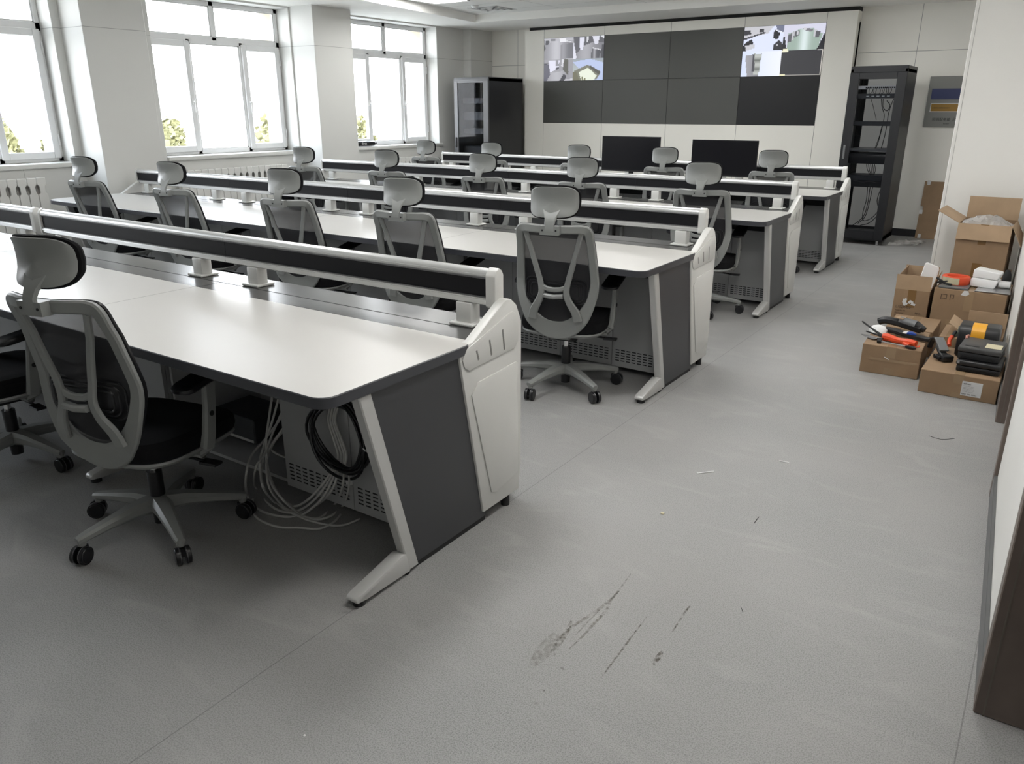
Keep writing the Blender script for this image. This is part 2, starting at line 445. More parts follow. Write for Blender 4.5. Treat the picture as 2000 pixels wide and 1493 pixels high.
b = MB()
b.box(XO, 0.6, Y1R, Y1R + .2, 0, CEIL + .15)
struct(b.build('wall_back', m_wallback))
b = MB()
b.box(XO, 0.6, Y0R - .2, Y0R, 0, CEIL + .15)
struct(b.build('wall_front', m_wallright))

def xr(y): return 0.078 - 0.052 * (y - 2.1)
b = MB()   # aisle wall: door openings at 1.1-2.02 and 3.62-4.53, solid block beyond
def seg(y0, y1, z0, z1, mb=b): mb.hexa([(xr(y0), y0), (xr(y0) + .24, y0), (xr(y1) + .24, y1), (xr(y1), y1)], z0, z1)
seg(Y0R, 1.08, 0, CEIL + .1); seg(1.08, 2.17, 2.12, CEIL + .1); seg(2.17, 3.55, 0, CEIL + .1)
seg(3.55, 4.60, 2.12, CEIL + .1); seg(4.60, 7.25, 0, CEIL + .1)
struct(b.build('wall_right', m_wallright, bevel=0.004))
b = MB(); b.box(-0.775, 0.3, 7.2, Y1R, 0, CEIL + .1); struct(b.build('trim_6', m_wallright, bevel=0.004))
b = MB(); b.box(-0.752, -0.748, 7.1985, 7.2, 0, 2.7)
struct(b.build('trim_2', mat('corner_bead', (0.45, 0.44, 0.42), 0.5)))

def doorway(n, y0, y1, dp=.10):
    d = thing('door_%d' % n, 'brown door leaf closed in the aisle wall' , 'door'); del d['label']; del d['category']; struct(d)
    g = MB()
    for (ya, yb) in ((y0, y0 + .07), (y1 - .07, y1)):
        g.hexa([(xr(ya) - .014, ya), (xr(ya) + dp, ya), (xr(yb) + dp, yb), (xr(yb) - .014, yb)], 0, 2.12)
    g.hexa([(xr(y0) - .014, y0), (xr(y0) + dp, y0), (xr(y1) + dp, y1), (xr(y1) - .014, y1)], 2.05, 2.12)
    g.build('door_frame', m_brown, d, bevel=0.003)
    g = MB()
    for s_ in (1, -1):
        yy = (y1 - .07) if s_ == 1 else (y0 + .07)
        g.box(xr(yy) + .008, xr(yy) + .012, yy - .0015, yy + .0015, 0, 2.05)
    g.build('frame_groove', m_browngroove, d)
    g = MB()
    g.hexa([(xr(y0) + dp - .015, y0 + .06), (xr(y0) + dp + .025, y0 + .06), (xr(y1) + dp + .025, y1 - .06), (xr(y1) + dp - .015, y1 - .06)], 0.008, 2.06)
    lf = g.build('door_leaf', m_brown, d, bevel=0.002)
    g = MB(); yh = y0 + .14
    g.cyl((xr(yh) + dp - .014, yh, 1.0), (xr(yh) + dp - .06, yh, 1.0), .011, n=12); g.cyl((xr(yh) + dp - .055, yh, 1.0), (xr(yh) + dp - .055, yh + .11, 1.0), .009, n=12)
    g.build('door_handle', m_steel, lf)
doorway(1, 1.09, 2.175, .18)
doorway(2, 3.55, 4.60)
b = MB()
for (ya, yb) in ((2.17, 3.55), (4.60, 7.2)):
    b.hexa([(xr(ya) - .013, ya), (xr(ya), ya), (xr(yb), yb), (xr(yb) - .013, yb)], 0, 0.105)
struct(b.build('baseboard_right', m_basegrey, bevel=0.002))
b = MB(); b.box(-7.3, -0.775, Y1R - .014, Y1R, 0, 0.09); b.box(XW, -7.3, Y1R - .014, Y1R, 0, 0.09)
struct(b.build('baseboard_back', m_base, bevel=0.002))

# ceiling: lowered border, raised tiled field
b = MB()
TL = [(-7.43, 9.93), (-7.03, 7.22), (-6.6, 0.6)]; TR = (-1.3, 10.22); TRF = (-1.3, 0.6)
XA, XB = XO, 0.6
b.quad((XA, Y0R, CEIL), (XB, Y0R, CEIL), (XB, 0.6, CEIL), (XA, 0.6, CEIL))
b.add([(XA, 0.6, CEIL), (TL[2][0], .6, CEIL), (TL[1][0], TL[1][1], CEIL), (XA, TL[1][1], CEIL)], [(0, 1, 2, 3)])
b.add([(XA, TL[1][1], CEIL), (TL[1][0], TL[1][1], CEIL), (TL[0][0], TL[0][1], CEIL), (XA, TL[0][1], CEIL)], [(0, 1, 2, 3)])
b.add([(XA, TL[0][1], CEIL), (TL[0][0], TL[0][1], CEIL), (TR[0], TR[1], CEIL), (XB, TR[1], CEIL), (XB, Y1R + .1, CEIL), (XA, Y1R + .1, CEIL)], [(0, 1, 2, 3, 4, 5)])
b.quad((TR[0], .6, CEIL), (XB, .6, CEIL), (XB, TR[1], CEIL), (TR[0], TR[1], CEIL))
ring = [TL[2], TL[1], TL[0], TR, TRF]
for i in range(5):
    a, c = ring[i], ring[(i + 1) % 5]
    b.quad((a[0], a[1], CEIL), (c[0], c[1], CEIL), (c[0], c[1], TRAY + .02), (a[0], a[1], TRAY + .02))
ceil = b.build('ceiling', m_ceil, recalc=False); struct(ceil)
b = MB(); b.box(XA, XB, Y0R, Y1R, TRAY, TRAY + .05)
struct(b.build('trim_3', m_tile))

# windows
def window(n, ya, yb):
    wroot = thing('window_%d' % n, 'w', 'w'); del wroot['label']; del wroot['category']; struct(wroot)
    L = yb - ya; y1 = ya + L * 0.31; y2 = yb - L * 0.31; ym = (ya + yb) / 2; zt = 2.285; f = .05
    g = MB(); x0, x1 = XF - .06, XF
    for (p, q, r_, s_) in ((ya, ya + f, ZS, ZH), (yb - f, yb, ZS, ZH), (ya, yb, ZS, ZS + f), (ya, yb, ZH - f, ZH), (ya, yb, zt - .04, zt + .04)):
        g.box(x0, x1, p, q, r_, s_)
    g.box(x0, x1, ym - .03, ym + .03, zt, ZH); g.box(x0, x1, y1 - .025, y1 + .025, ZS, zt); g.box(x0, x1, y2 - .025, y2 + .025, ZS, zt)
    g.build('window_frame', m_pvc, wroot, bevel=0.004)
    for (p, q, hy, hd) in ((ya + .03, y1 + .0, y1 - .045, 1), (y2 + .0, yb - .03, y2 + .045, -1)):
        g = MB(); sx0, sx1 = XF - .045, XF + .022; t = .065; z0, z1 = ZS + .03, zt - .02
        g.box(sx0, sx1, p, p + t, z0, z1); g.box(sx0, sx1, q - t, q, z0, z1); g.box(sx0, sx1, p + t, q - t, z0, z0 + t); g.box(sx0, sx1, p + t, q - t, z1 - t, z1)
        sash = g.build('sash', m_pvc, wroot, bevel=0.004)
        g = MB(); hy = q - t / 2 if hd == 1 else p + t / 2; zc = 1.62
        g.box(sx1, sx1 + .012, hy - .014, hy + .014, zc - .035, zc + .035); g.cyl((sx1, hy, zc), (sx1 + .04, hy, zc), .009, n=10)
        g.ribbon([(sx1 + .04, hy, zc + .01), (sx1 + .043, hy, zc - .05), (sx1 + .036, hy, zc - .12)], [.022, .020, .016], .010, (1, 0, 0))
        g.build('window_handle', m_pvc, sash)
        g = MB()
        hy2 = p if hd == 1 else q
        for zc in (1.25, 2.1): g.cyl((sx1 + .004, hy2, zc - .05), (sx1 + .004, hy2, zc + .05), .009, n=10)
        g.build('hinge', m_pvc, sash)
        g = MB(); g.box(XF - .022, XF - .016, p + t - .01, q - t + .01, z0 + t - .01, z1 - t + .01); g.build('glass_pane', m_glass, sash)
    g = MB(); g.box(XF - .032, XF - .026, y1 + .02, y2 - .02, ZS + f - .01, zt - .03); g.build('glass_pane', m_glass, wroot)
    for (p, q) in ((ya + f - .01, ym - .02), (ym + .02, yb - f + .01)):
        g = MB(); g.box(XF - .032, XF - .026, p, q, zt + .03, ZH - f + .01); g.build('glass_pane', m_glass, wroot)
    # bead strips round the fixed lights
    g = MB()
    for (p, q, r_, s_) in ((y1 + .025, y2 - .025, ZS + f, zt - .04), (ya + f, ym - .03, zt + .04, ZH - f), (ym + .03, yb - f, zt + .04, ZH - f)):
        for (u0, u1, v0, v1) in ((p, p + .012, r_, s_), (q - .012, q, r_, s_), (p, q, r_, r_ + .012), (p, q, s_ - .012, s_)):
            g.box(XF - .02, XF - .008, u0, u1, v0, v1)
    g.build('glazing_bead', m_pvc, wroot)
    g = MB(); lo = ya - .06; hi = yb + .06
    g.box(XF - .02, XW + .035, lo if n not in (1, 2) else ya - .0, hi, ZS - .045, ZS - .002)
    g.build('window_sill', m_sill, wroot, bevel=0.006, segs=2)
for i, (a, c) in enumerate(WINS): window(i + 1, a, c)
# daylight portals in the window openings
for i, (a, c) in enumerate(WINS):
    ld = bpy.data.lights.new('daylight_portal', 'AREA'); ld.shape = 'RECTANGLE'; ld.size = c - a; ld.size_y = ZH - ZS
    ld.cycles.is_portal = True
    lo = bpy.data.objects.new('daylight_portal', ld); COL.objects.link(lo)
    lo.matrix_world = Matrix.Translation((XO - .05, (a + c) / 2, (ZS + ZH) / 2)) @ Matrix(((0, 0, -1), (1, 0, 0), (0, -1, 0))).to_4x4()

# radiators (sections counted from the far end)
def radiator(name_lab, y0, y1, z0, z1):
    t = thing('radiator', name_lab, 'radiator', (0, 0, 0)); pitch = .088; n = int((y1 - y0) / pitch); x1 = XW + .14
    for k in range(n):
        yc = y1 - pitch * (k + .5); g = MB(); h = .036
        h = .0415; zn = z1 - .11; hn = .0245
        g.prism([(yc - h, z0), (yc + h, z0), (yc + h, zn - .045), (yc + hn, zn - .03), (yc + hn, zn + .03), (yc + h, zn + .045), (yc + h, z1), (yc - h, z1), (yc - h, zn + .045), (yc - hn, zn + .03), (yc - hn, zn - .03), (yc - h, zn - .045)], 'yz', x1 - .012, x1); g.box(x1 - .085, x1 - .012, yc - .008, yc + .008, z0, z1)
        g.box(x1 - .085, x1 - .07, yc - h * .8, yc + h * .8, z0 + .04, z1 - .03)
        g.box(x1 - .09, x1 - .002, yc - pitch / 2, yc + pitch / 2, z1 - .06, z1 - .025); g.box(x1 - .09, x1 - .03, yc - pitch / 2, yc + pitch / 2, z0 + .03, z0 + .06)
        # waist notch where the section narrows
        g.build('radiator_section', m_rad, t, bevel=0.004)
    g = MB(); g.cyl((x1 - .05, y1, z0 + .045), (x1 - .05, y1 + .05, z0 + .045), .012); g.cyl((x1 - .05, y1 + .05, z0 + .045), (x1 - .05, y1 + .05, 0), .012)
    g.build('pipe', m_rad, t)
    return t
radiator('white sectional radiator under the window nearest the camera, at the left edge', 2.55, 3.86, .28, .92)
radiator('white sectional radiator under the middle window between the two wall piers', 5.30, 6.80, .26, .89)
radiator('white sectional radiator under the farthest window, beside the glass-fronted rack', 8.30, 9.62, .26, .87)

# ceiling fittings
def led(x0, x1, y0, y1, lab, grp=None):
    t = thing('ceiling_light', lab, 'light', ((x0 + x1) / 2, (y0 + y1) / 2, TRAY - .012), 0, grp); hx = (x1 - x0) / 2; hy = (y1 - y0) / 2
    g = MB(); f = .012
    for (a, c, d, e) in ((-hx, hx, -hy, -hy + f), (-hx, hx, hy - f, hy), (-hx, -hx + f, -hy, hy), (hx - f, hx, -hy, hy)): g.box(a, c, d, e, 0, .0119)
    g.build('frame', m_pvc, t)
    g = MB(); g.box(-hx + f, hx - f, -hy + f, hy - f, .004, .011); g.build('diffuser', m_led, t)
led(-7.05, -6.50, 7.42, 8.57, 'lit white LED ceiling panel at the top edge, above the window side')
for (x, y) in ((-4.3, 8.5), (-2.1, 8.5), (-5.4, 5.6), (-3.0, 5.6), (-4.8, 2.7), (-2.5, 2.7)):  # unseen fill panels, added to brighten the desk rows and far wall
    led(x - .3, x + .3, y - .6, y + .6, 'lit white LED ceiling panel out of view above the desk rows', 'ceiling panels above the desk rows')
for y in (1.9, 4.6):  # unseen fill strips, added to brighten the aisle floor and desk ends
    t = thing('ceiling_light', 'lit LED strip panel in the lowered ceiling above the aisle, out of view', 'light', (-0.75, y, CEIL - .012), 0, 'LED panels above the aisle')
    g = MB(); g.box(-.15, .15, -.6, .6, .004, .0115); g.build('diffuser', m_fill_aisle, t)
t = thing('ceiling_vent', 'square white ceiling diffuser with nested slats near the far window', 'vent', (-6.79, 9.45, TRAY))
g = MB()
for k, h in enumerate((.24, .18, .12, .06)):
    z0 = -.004 - .004 * k
    for (a, c, d, e) in ((-h, h, -h, -h + .022), (-h, h, h - .022, h), (-h, -h + .022, -h, h), (h - .022, h, -h, h)): g.box(a, c, d, e, z0, 0)
g.build('slat_frame', m_pvc, t, bevel=.001)
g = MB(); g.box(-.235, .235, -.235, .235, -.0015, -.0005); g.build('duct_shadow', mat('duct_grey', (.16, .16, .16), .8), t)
t = thing('smoke_detector', 'small round white detector on the ceiling beside the lit panel', 'detector', (-6.78, 9.05, TRAY))
g = MB(); g.cyl((0, 0, 0), (0, 0, -.012), .05, n=24); g.cyl((0, 0, -.012), (0, 0, -.035), .045, .03, n=24); g.build('detector_body', m_pvc, t)

# ------------------------------------------------------------------ video wall
VX0, VX1, VY = -7.28, -2.43, 11.0
SX0, SX1, SZ0, SZ1 = -6.93, -2.79, 1.335, 2.555
b = MB()
b.box(VX0, VX1, VY, Y1R, 0, SZ0); b.box(VX0, VX1, VY, Y1R, SZ1, 2.675); b.box(VX0, SX0, VY, Y1R, SZ0, SZ1); b.box(SX1, VX1, VY, Y1R, SZ0, SZ1)
b.box(VX0, VX1, VY + .12, Y1R, SZ0, SZ1)
struct(b.build('trim_4', m_vwall))
b = MB(); b.box(VX0 + .06, VX1 - .0, VY + .04, Y1R, 2.676, CEIL); struct(b.build('trim_5', m_groove))  # black strip paints the shadow line between board top and ceiling

def inpoly(x, y, P):
    c = False; j = len(P) - 1
    for i in range(len(P)):
        if (P[i][1] > y) != (P[j][1] > y) and x < (P[j][0] - P[i][0]) * (y - P[i][1]) / (P[j][1] - P[i][1] + 1e-12) + P[i][0]: c = not c
        j = i
    return c
def lin(v): v /= 255.0; return v / 12.92 if v <= .04045 else ((v + .055) / 1.055) ** 2.4
def feed_cells(shapes, bgf, nu, nv):
    rows = []
    for j in range(nv):
        row = []
        for i in range(nu):
            x = (i + .5) / nu; y = (j + .5) / nv; c = bgf(x, y) if callable(bgf) else bgf
            for P, col in shapes:
                if inpoly(x, y, P): c = col(x, y) if callable(col) else col
            row.append(c)
        rows.append(row)
    return rows
def g3(v, tint=(0, 0, 6)): return (v + tint[0], v + tint[1], v + tint[2])
glow = lambda cx, w_, a, d: (lambda x, y: g3(a + (d - a) * math.exp(-((x - cx) / w_) ** 2)))
F1 = ([([(0, 0), (1, 0), (1, .16), (.75, .12), (.3, .14), (.05, .3)], g3(178)), ([(.05, .1), (.18, .12), (.16, .28), (.04, .3)], g3(80)), ([(0, .25), (.05, .45), (0, .6)], g3(45)),
       ([(.22, .05), (.4, .03), (.38, .12), (.24, .14)], g3(120)), ([(.53, .05), (.74, .05), (.74, .2), (.55, .2)], g3(225)), ([(.75, .13), (1, .2), (1, .26), (.75, .18)], g3(205)),
       ([(.58, .3), (1, .27), (1, .97), (.57, 1)], glow(.66, .12, 112, 150)), ([(.75, .96), (1, .96), (1, 1), (.75, 1)], g3(200))], glow(.42, .25, 135, 185))
F2 = ([([(0, 0), (1, 0), (1, .3), (.6, .28), (.35, .42), (.1, .75)], g3(95)), ([(.2, .05), (.37, .05), (.32, .58), (.22, .62)], g3(215, (0, 0, 14))), ([(.42, .0), (.5, .0), (.48, .28), (.43, .25)], g3(205)),
       ([(.62, 0), (.86, 0), (.8, .38), (.7, .36)], g3(210, (0, 0, 12))), ([(.88, 0), (1, 0), (1, .15)], g3(215)), ([(0, .2), (.12, .98), (0, 1)], g3(215, (0, 0, 12))),
       ([(.62, .52), (.92, .66), (.86, 1), (.58, 1)], glow(.7, .05, 85, 160)), ([(.64, .5), (.93, .62), (.93, .67), (.63, .56)], g3(200)), ([(.93, .4), (1, .4), (1, 1), (.9, 1)], g3(80))], glow(.4, .3, 125, 165))
F3 = ([([(0, 0), (1, 0), (1, .3), (.6, .55), (.2, .62)], g3(150)), ([(.15, .05), (.55, .02), (.5, .42), (.22, .6)], g3(215, (0, 0, 14))), ([(.42, .05), (.5, .05), (.52, .3), (.42, .3)], g3(140)), ([(.4, .4), (.5, .33), (.52, .42), (.42, .5)], g3(70)),
       ([(.7, 0), (.82, 0), (.88, .3), (.84, .75), (.66, .5)], g3(92, (0, 0, -6))), ([(.62, 0), (.68, 0), (.66, .35), (.6, .3)], g3(210)), ([(.84, 0), (1, 0), (1, 1), (.86, .95)], g3(150)),
       ([(0, .15), (.17, .2), (.22, .7), (.1, 1), (0, 1)], g3(95, (0, 0, 12))), ([(0, .2), (.2, .17), (.18, .13), (0, .18)], g3(60)), ([(.55, 1), (.68, .68), (.78, .75), (.74, 1)], g3(70)), ([(.72, .95), (1, .9), (1, 1), (.7, 1)], g3(195))], glow(.45, .3, 140, 175))
F4 = ([([(0, .15), (.3, .06), (.6, .03), (1, .2), (1, 1), (.6, 1)], (178, 190, 222)), ([(.05, .55), (.48, .28), (.92, .65), (.8, .95), (.1, 1)], (120, 120, 108)), ([(.2, .62), (.5, .42), (.8, .8), (.7, 1), (.28, 1)], (222, 228, 212)),
       ([(.57, .32), (.92, .62), (.88, .78), (.55, .4)], (85, 85, 80)), ([(0, .6), (.12, .6), (.22, 1), (0, 1)], (110, 108, 90)), ([(.3, .85), (.34, .85), (.36, 1), (.31, 1)], (120, 120, 90)), ([(.39, .9), (.43, .9), (.44, 1), (.39, 1)], (120, 120, 90))],
      lambda x, y: (150 + 40 * y, 158 + 40 * y, 165 + 30 * y))
F5 = ([([(0, 0), (.75, 0), (.6, .3), (0, .45)], g3(190)), ([(0, .12), (.15, .12), (.18, .28), (0, .35)], g3(50)), ([(.38, .1), (.5, .1), (.5, .25), (.38, .25)], g3(55)), ([(0, .45), (.55, .22), (.55, .27), (0, .52)], g3(50)),
       ([(.1, .58), (.2, .5), (.27, .68), (.05, .75), (0, .7)], g3(30)), ([(0, .72), (.06, .75), (.08, .95), (0, .98)], g3(35)), ([(.05, .75), (.28, .68), (.3, .85), (.08, .95)], g3(190)),
       ([(.78, .15), (.92, .3), (.86, .55), (.76, .5), (.74, .3)], g3(30)), ([(.8, 0), (1, 0), (1, .28), (.82, .15)], g3(110, (0, 4, 25))), ([(.8, .15), (1, .28), (.99, .3), (.8, .18)], g3(235)), ([(.78, .75), (.9, .55), (1, .75), (1, .98), (.78, .98)], g3(45)), ([(.84, .75), (.89, .73), (.86, .85)], g3(180))],
      lambda x, y: (212, 218, 240))
F6 = ([([(.12, .35), (.45, .15), (.72, .18), (.95, .4), (.85, 1), (.1, 1)], lambda x, y: (150 + 60 * math.exp(-((x - .52) / .12) ** 2), 168 + 55 * math.exp(-((x - .52) / .12) ** 2), 158 + 65 * math.exp(-((x - .52) / .12) ** 2))),
       ([(.12, .4), (.3, .25), (.33, .3), (.2, .65), (.12, .7)], g3(95)), ([(.2, .3), (.28, .27), (.24, .6), (.2, .62)], g3(185)), ([(.3, .28), (.38, .22), (.38, .42), (.28, .5)], g3(90)), ([(.32, .28), (.37, .24), (.37, .4), (.32, .42)], g3(195)),
       ([(.72, .25), (.9, .32), (.86, .55), (.74, .5)], g3(90)), ([(.72, .2), (.79, .23), (.77, .5), (.72, .48)], g3(190)), ([(.45, .15), (.72, .2), (.68, .3), (.48, .24)], g3(120)), ([(.47, .12), (.55, .12), (.54, .22), (.48, .22)], g3(200)),
       ([(0, .5), (.03, .45), (.12, 1), (0, 1)], g3(35)), ([(1, .38), (.97, .45), (.84, 1), (1, 1)], g3(30)), ([(.02, .93), (.14, .93), (.14, 1), (.02, 1)], (235, 232, 205))], lambda x, y: (205, 205, 222))
F7 = ([([(.08, .15), (.5, .08), (.45, 1), (.16, 1)], lambda x, y: g3(150 - 70 * x + 10)), ([(.3, .08), (.5, .1), (.46, .95), (.32, .95)], lambda x, y: (100 + 80 * abs(math.sin(y * 9)), 104 + 80 * abs(math.sin(y * 9)), 100 + 80 * abs(math.sin(y * 9)))), ([(.26, .1), (.32, .1), (.34, .8), (.28, .8)], g3(75))], lambda x, y: (205 + 25 * x, 215 + 18 * x, 240))
F8 = ([([(.0, .0), (.15, 0), (.15, .06), (0, .06)], (230, 228, 200)), ([(.86, 0), (1, 0), (1, .04), (.86, .04)], (200, 200, 200)), ([(.98, 0), (1, 0), (1, 1), (.98, 1)], (190, 185, 178)), ([(0, .97), (1, .97), (1, 1), (0, 1)], (150, 148, 142)), ([(0, .93), (.14, .93), (.14, 1), (0, 1)], (220, 215, 180))], (50, 50, 54))
def picture(name, parent, x0, x1, z0, z1, y, quads):
    """one flat picture of 2x2 camera views; quads = 4 feeds, each nu x nv cells"""
    nu, nv = 44, 30; v = []; f = []; cols = []
    for q, (sh, bgf) in enumerate(quads):
        a = x0 + (x1 - x0) * .5 * (q % 2); c = z1 - (z1 - z0) * .5 * (q // 2); wx = (x1 - x0) * .5; hz = (z1 - z0) * .5
        cells = feed_cells(sh, bgf, nu, nv); o = len(v)
        for j in range(nv + 1):
            for i in range(nu + 1): v.append((a + wx * i / nu, y, c - hz * j / nv))
        for j in range(nv):
            for i in range(nu):
                f.append((o + j * (nu + 1) + i, o + (j + 1) * (nu + 1) + i, o + (j + 1) * (nu + 1) + i + 1, o + j * (nu + 1) + i + 1)); cols.append(cells[j][i])
    me = bpy.data.meshes.new(name); me.from_pydata(v, [], f)
    ca = me.color_attributes.new('Col', 'FLOAT_COLOR', 'CORNER')
    for p in me.polygons:
        c = cols[p.index]
        for li in p.loop_indices: ca.data[li].color = (lin(c[0]), lin(c[1]), lin(c[2]), 1)
    me.materials.append(m_pic); o = bpy.data.objects.new(name, me); COL.objects.link(o); o.parent = parent; return o
posn = ['leftmost', 'second from the left', 'third from the left', 'rightmost']
wS = (SX1 - SX0) / 4; hS = (SZ1 - SZ0) / 2
for r_ in range(2):
    for k in range(4):
        if r_ == 0 and k == 0: lab = 'wall display lit with four grey camera views, top left of the video wall'
        elif r_ == 0 and k == 3: lab = 'wall display lit with three bright camera views, top right of the video wall'
        else: lab = 'dark switched-off wall display, %s in the %s row of the video wall' % (posn[k], 'top' if r_ == 0 else 'bottom')
        x0 = SX0 + wS * k; z1 = SZ1 - hS * r_; t = thing('wall_display', lab, 'display', (x0 + wS / 2, VY, z1 - hS / 2), 0, 'video wall displays')
        g = MB(); e = .003
        g.box(-wS / 2 + .001, wS / 2 - .001, .0, .10, -hS / 2 + .001, hS / 2 - .001); g.build('bezel', m_bezel, t)
        g = MB(); g.box(-wS / 2 + e, wS / 2 - e, -.002, .0, -hS / 2 + e, hS / 2 - e)
        dark = (k == 3)
        g.build('screen', m_vpanel2 if dark else m_vpanel, t)
        if r_ == 0 and k in (0, 3):
            tag(picture('screen_picture', t, -wS / 2 + e, wS / 2 - e, -hS / 2 + e, hS / 2 - e, -.0028, (F1, F2, F3, F4) if k == 0 else (F5, F6, F7, F8)), 'lit picture of surveillance camera views')

# ------------------------------------------------------------------ console desks
YR = [1.4922, 3.7254, 5.9339, 8.0287]         # line of the foot toes of each row
XR = [-1.625, -1.680, -1.753, -1.829]         # right end of each row
XL = [-6.70, -7.70, -7.42, -7.26]
rows_j = [[-1.625, -3.27, -5.03, -6.70], [-1.680, -3.225, -4.72, -6.22, -7.70], [-1.753, -3.25, -4.68, -6.10, -7.42], [-1.829, -3.20, -4.57, -5.93, -7.26]]
row_name = ['nearest', 'second', 'third', 'farthest']
COV = [(.694, .045), (.94, .047), (.955, .16), (.955, .765), (.92, .835), (.885, .862), (.855, .866), (.83, .856), (.645, .752), (.60, .748), (.565, .712)]
def end_cover(t, x0, x1, outer):
    """white moulded end cover; outer = +1 if its outer face looks to +x"""
    g = MB(); g.prism(COV, 'yz', x0, x1, 0)
    cv = g.build('end_cover', m_cover, t, bevel=0.006, segs=2)
    g = MB(); xo = x1 if outer > 0 else x0; d = .006 * outer
    hnd = [(.60, .735), (.575, .70), (.588, .668), (.612, .652), (.635, .655), (.90, .668), (.925, .69), (.925, .775), (.905, .805), (.885, .815), (.86, .812)]
    g.prism(hnd, 'yz', xo, xo + d); g.prism([(.665, .595), (.625, .555), (.742, .115), (.765, .105), (.89, .118), (.925, .14), (.925, .60), (.91, .61)], 'yz', xo, xo + d)
    g.build('raised_panel', m_cover, cv, bevel=0.004, segs=2)
    for (a, z0, z1) in ((.655, .678, .717), (.735, .676, .738), (.818, .676, .758)):
        g = MB(); g.prism([(a - .004, z1), (a + .004, z1 + .002), (a + .016, z0 + .004), (a + .008, z0)], 'yz', xo + d, xo + d * 1.12)
        g.build('grip_slot', mat('slot_shade', (.20, .20, .19), .6), cv)
def leg(t, x0, x1):
    g = MB(); g.prism([(.075, .712), (.130, .712), (.312, .012), (.262, .012)], 'yz', x0, x1)
    g.build('leg', m_silver, t, bevel=0.004)
    g = MB(); g.prism([(.262, .012), (.245, .088), (.225, .092), (.012, .045), (.0, .034), (.004, .022), (.05, .016)], 'yz', x0 - .006, x1 + .006)
    ft = g.build('foot', m_silver, t, bevel=0.006, segs=2)
    g = MB(); xm = (x0 + x1) / 2; g.cyl((xm, .035, 0), (xm, .035, .02), .022, n=16); g.cyl((xm, .255, 0), (xm, .255, .014), .02, n=16); g.build('levelling_pad', m_rubber, ft)
door_cache = {}
def door(t, x0, w_, z0=.038, z1=.605, bare=False):
    """cabinet door, hung at y .452, with five rows of vent slots near the foot"""
    key = round(w_, 3)
    if key not in door_cache:
        g = MB(); g.box(0.002, w_ - .002, 0, .018, z0, z1, 0)
        nsl = 9; sw = .026; gap = (w_ - .05 - nsl * sw) / (nsl - 1)
        for r_ in range(5):
            for k in range(nsl):
                xx = .025 + k * (sw + gap); zz = .074 + r_ * .0165
                g.box(xx, xx + sw, -.0006, .0, zz, zz + .006, 1)
        o = g.build('cabinet_door', [m_cab, m_slot], None); door_cache[key] = o.data; bpy.data.objects.remove(o)
    o = bpy.data.objects.new('cabinet_door', door_cache[key]); COL.objects.link(o); o.parent = t; o.location = (x0, .434, 0)
    return o
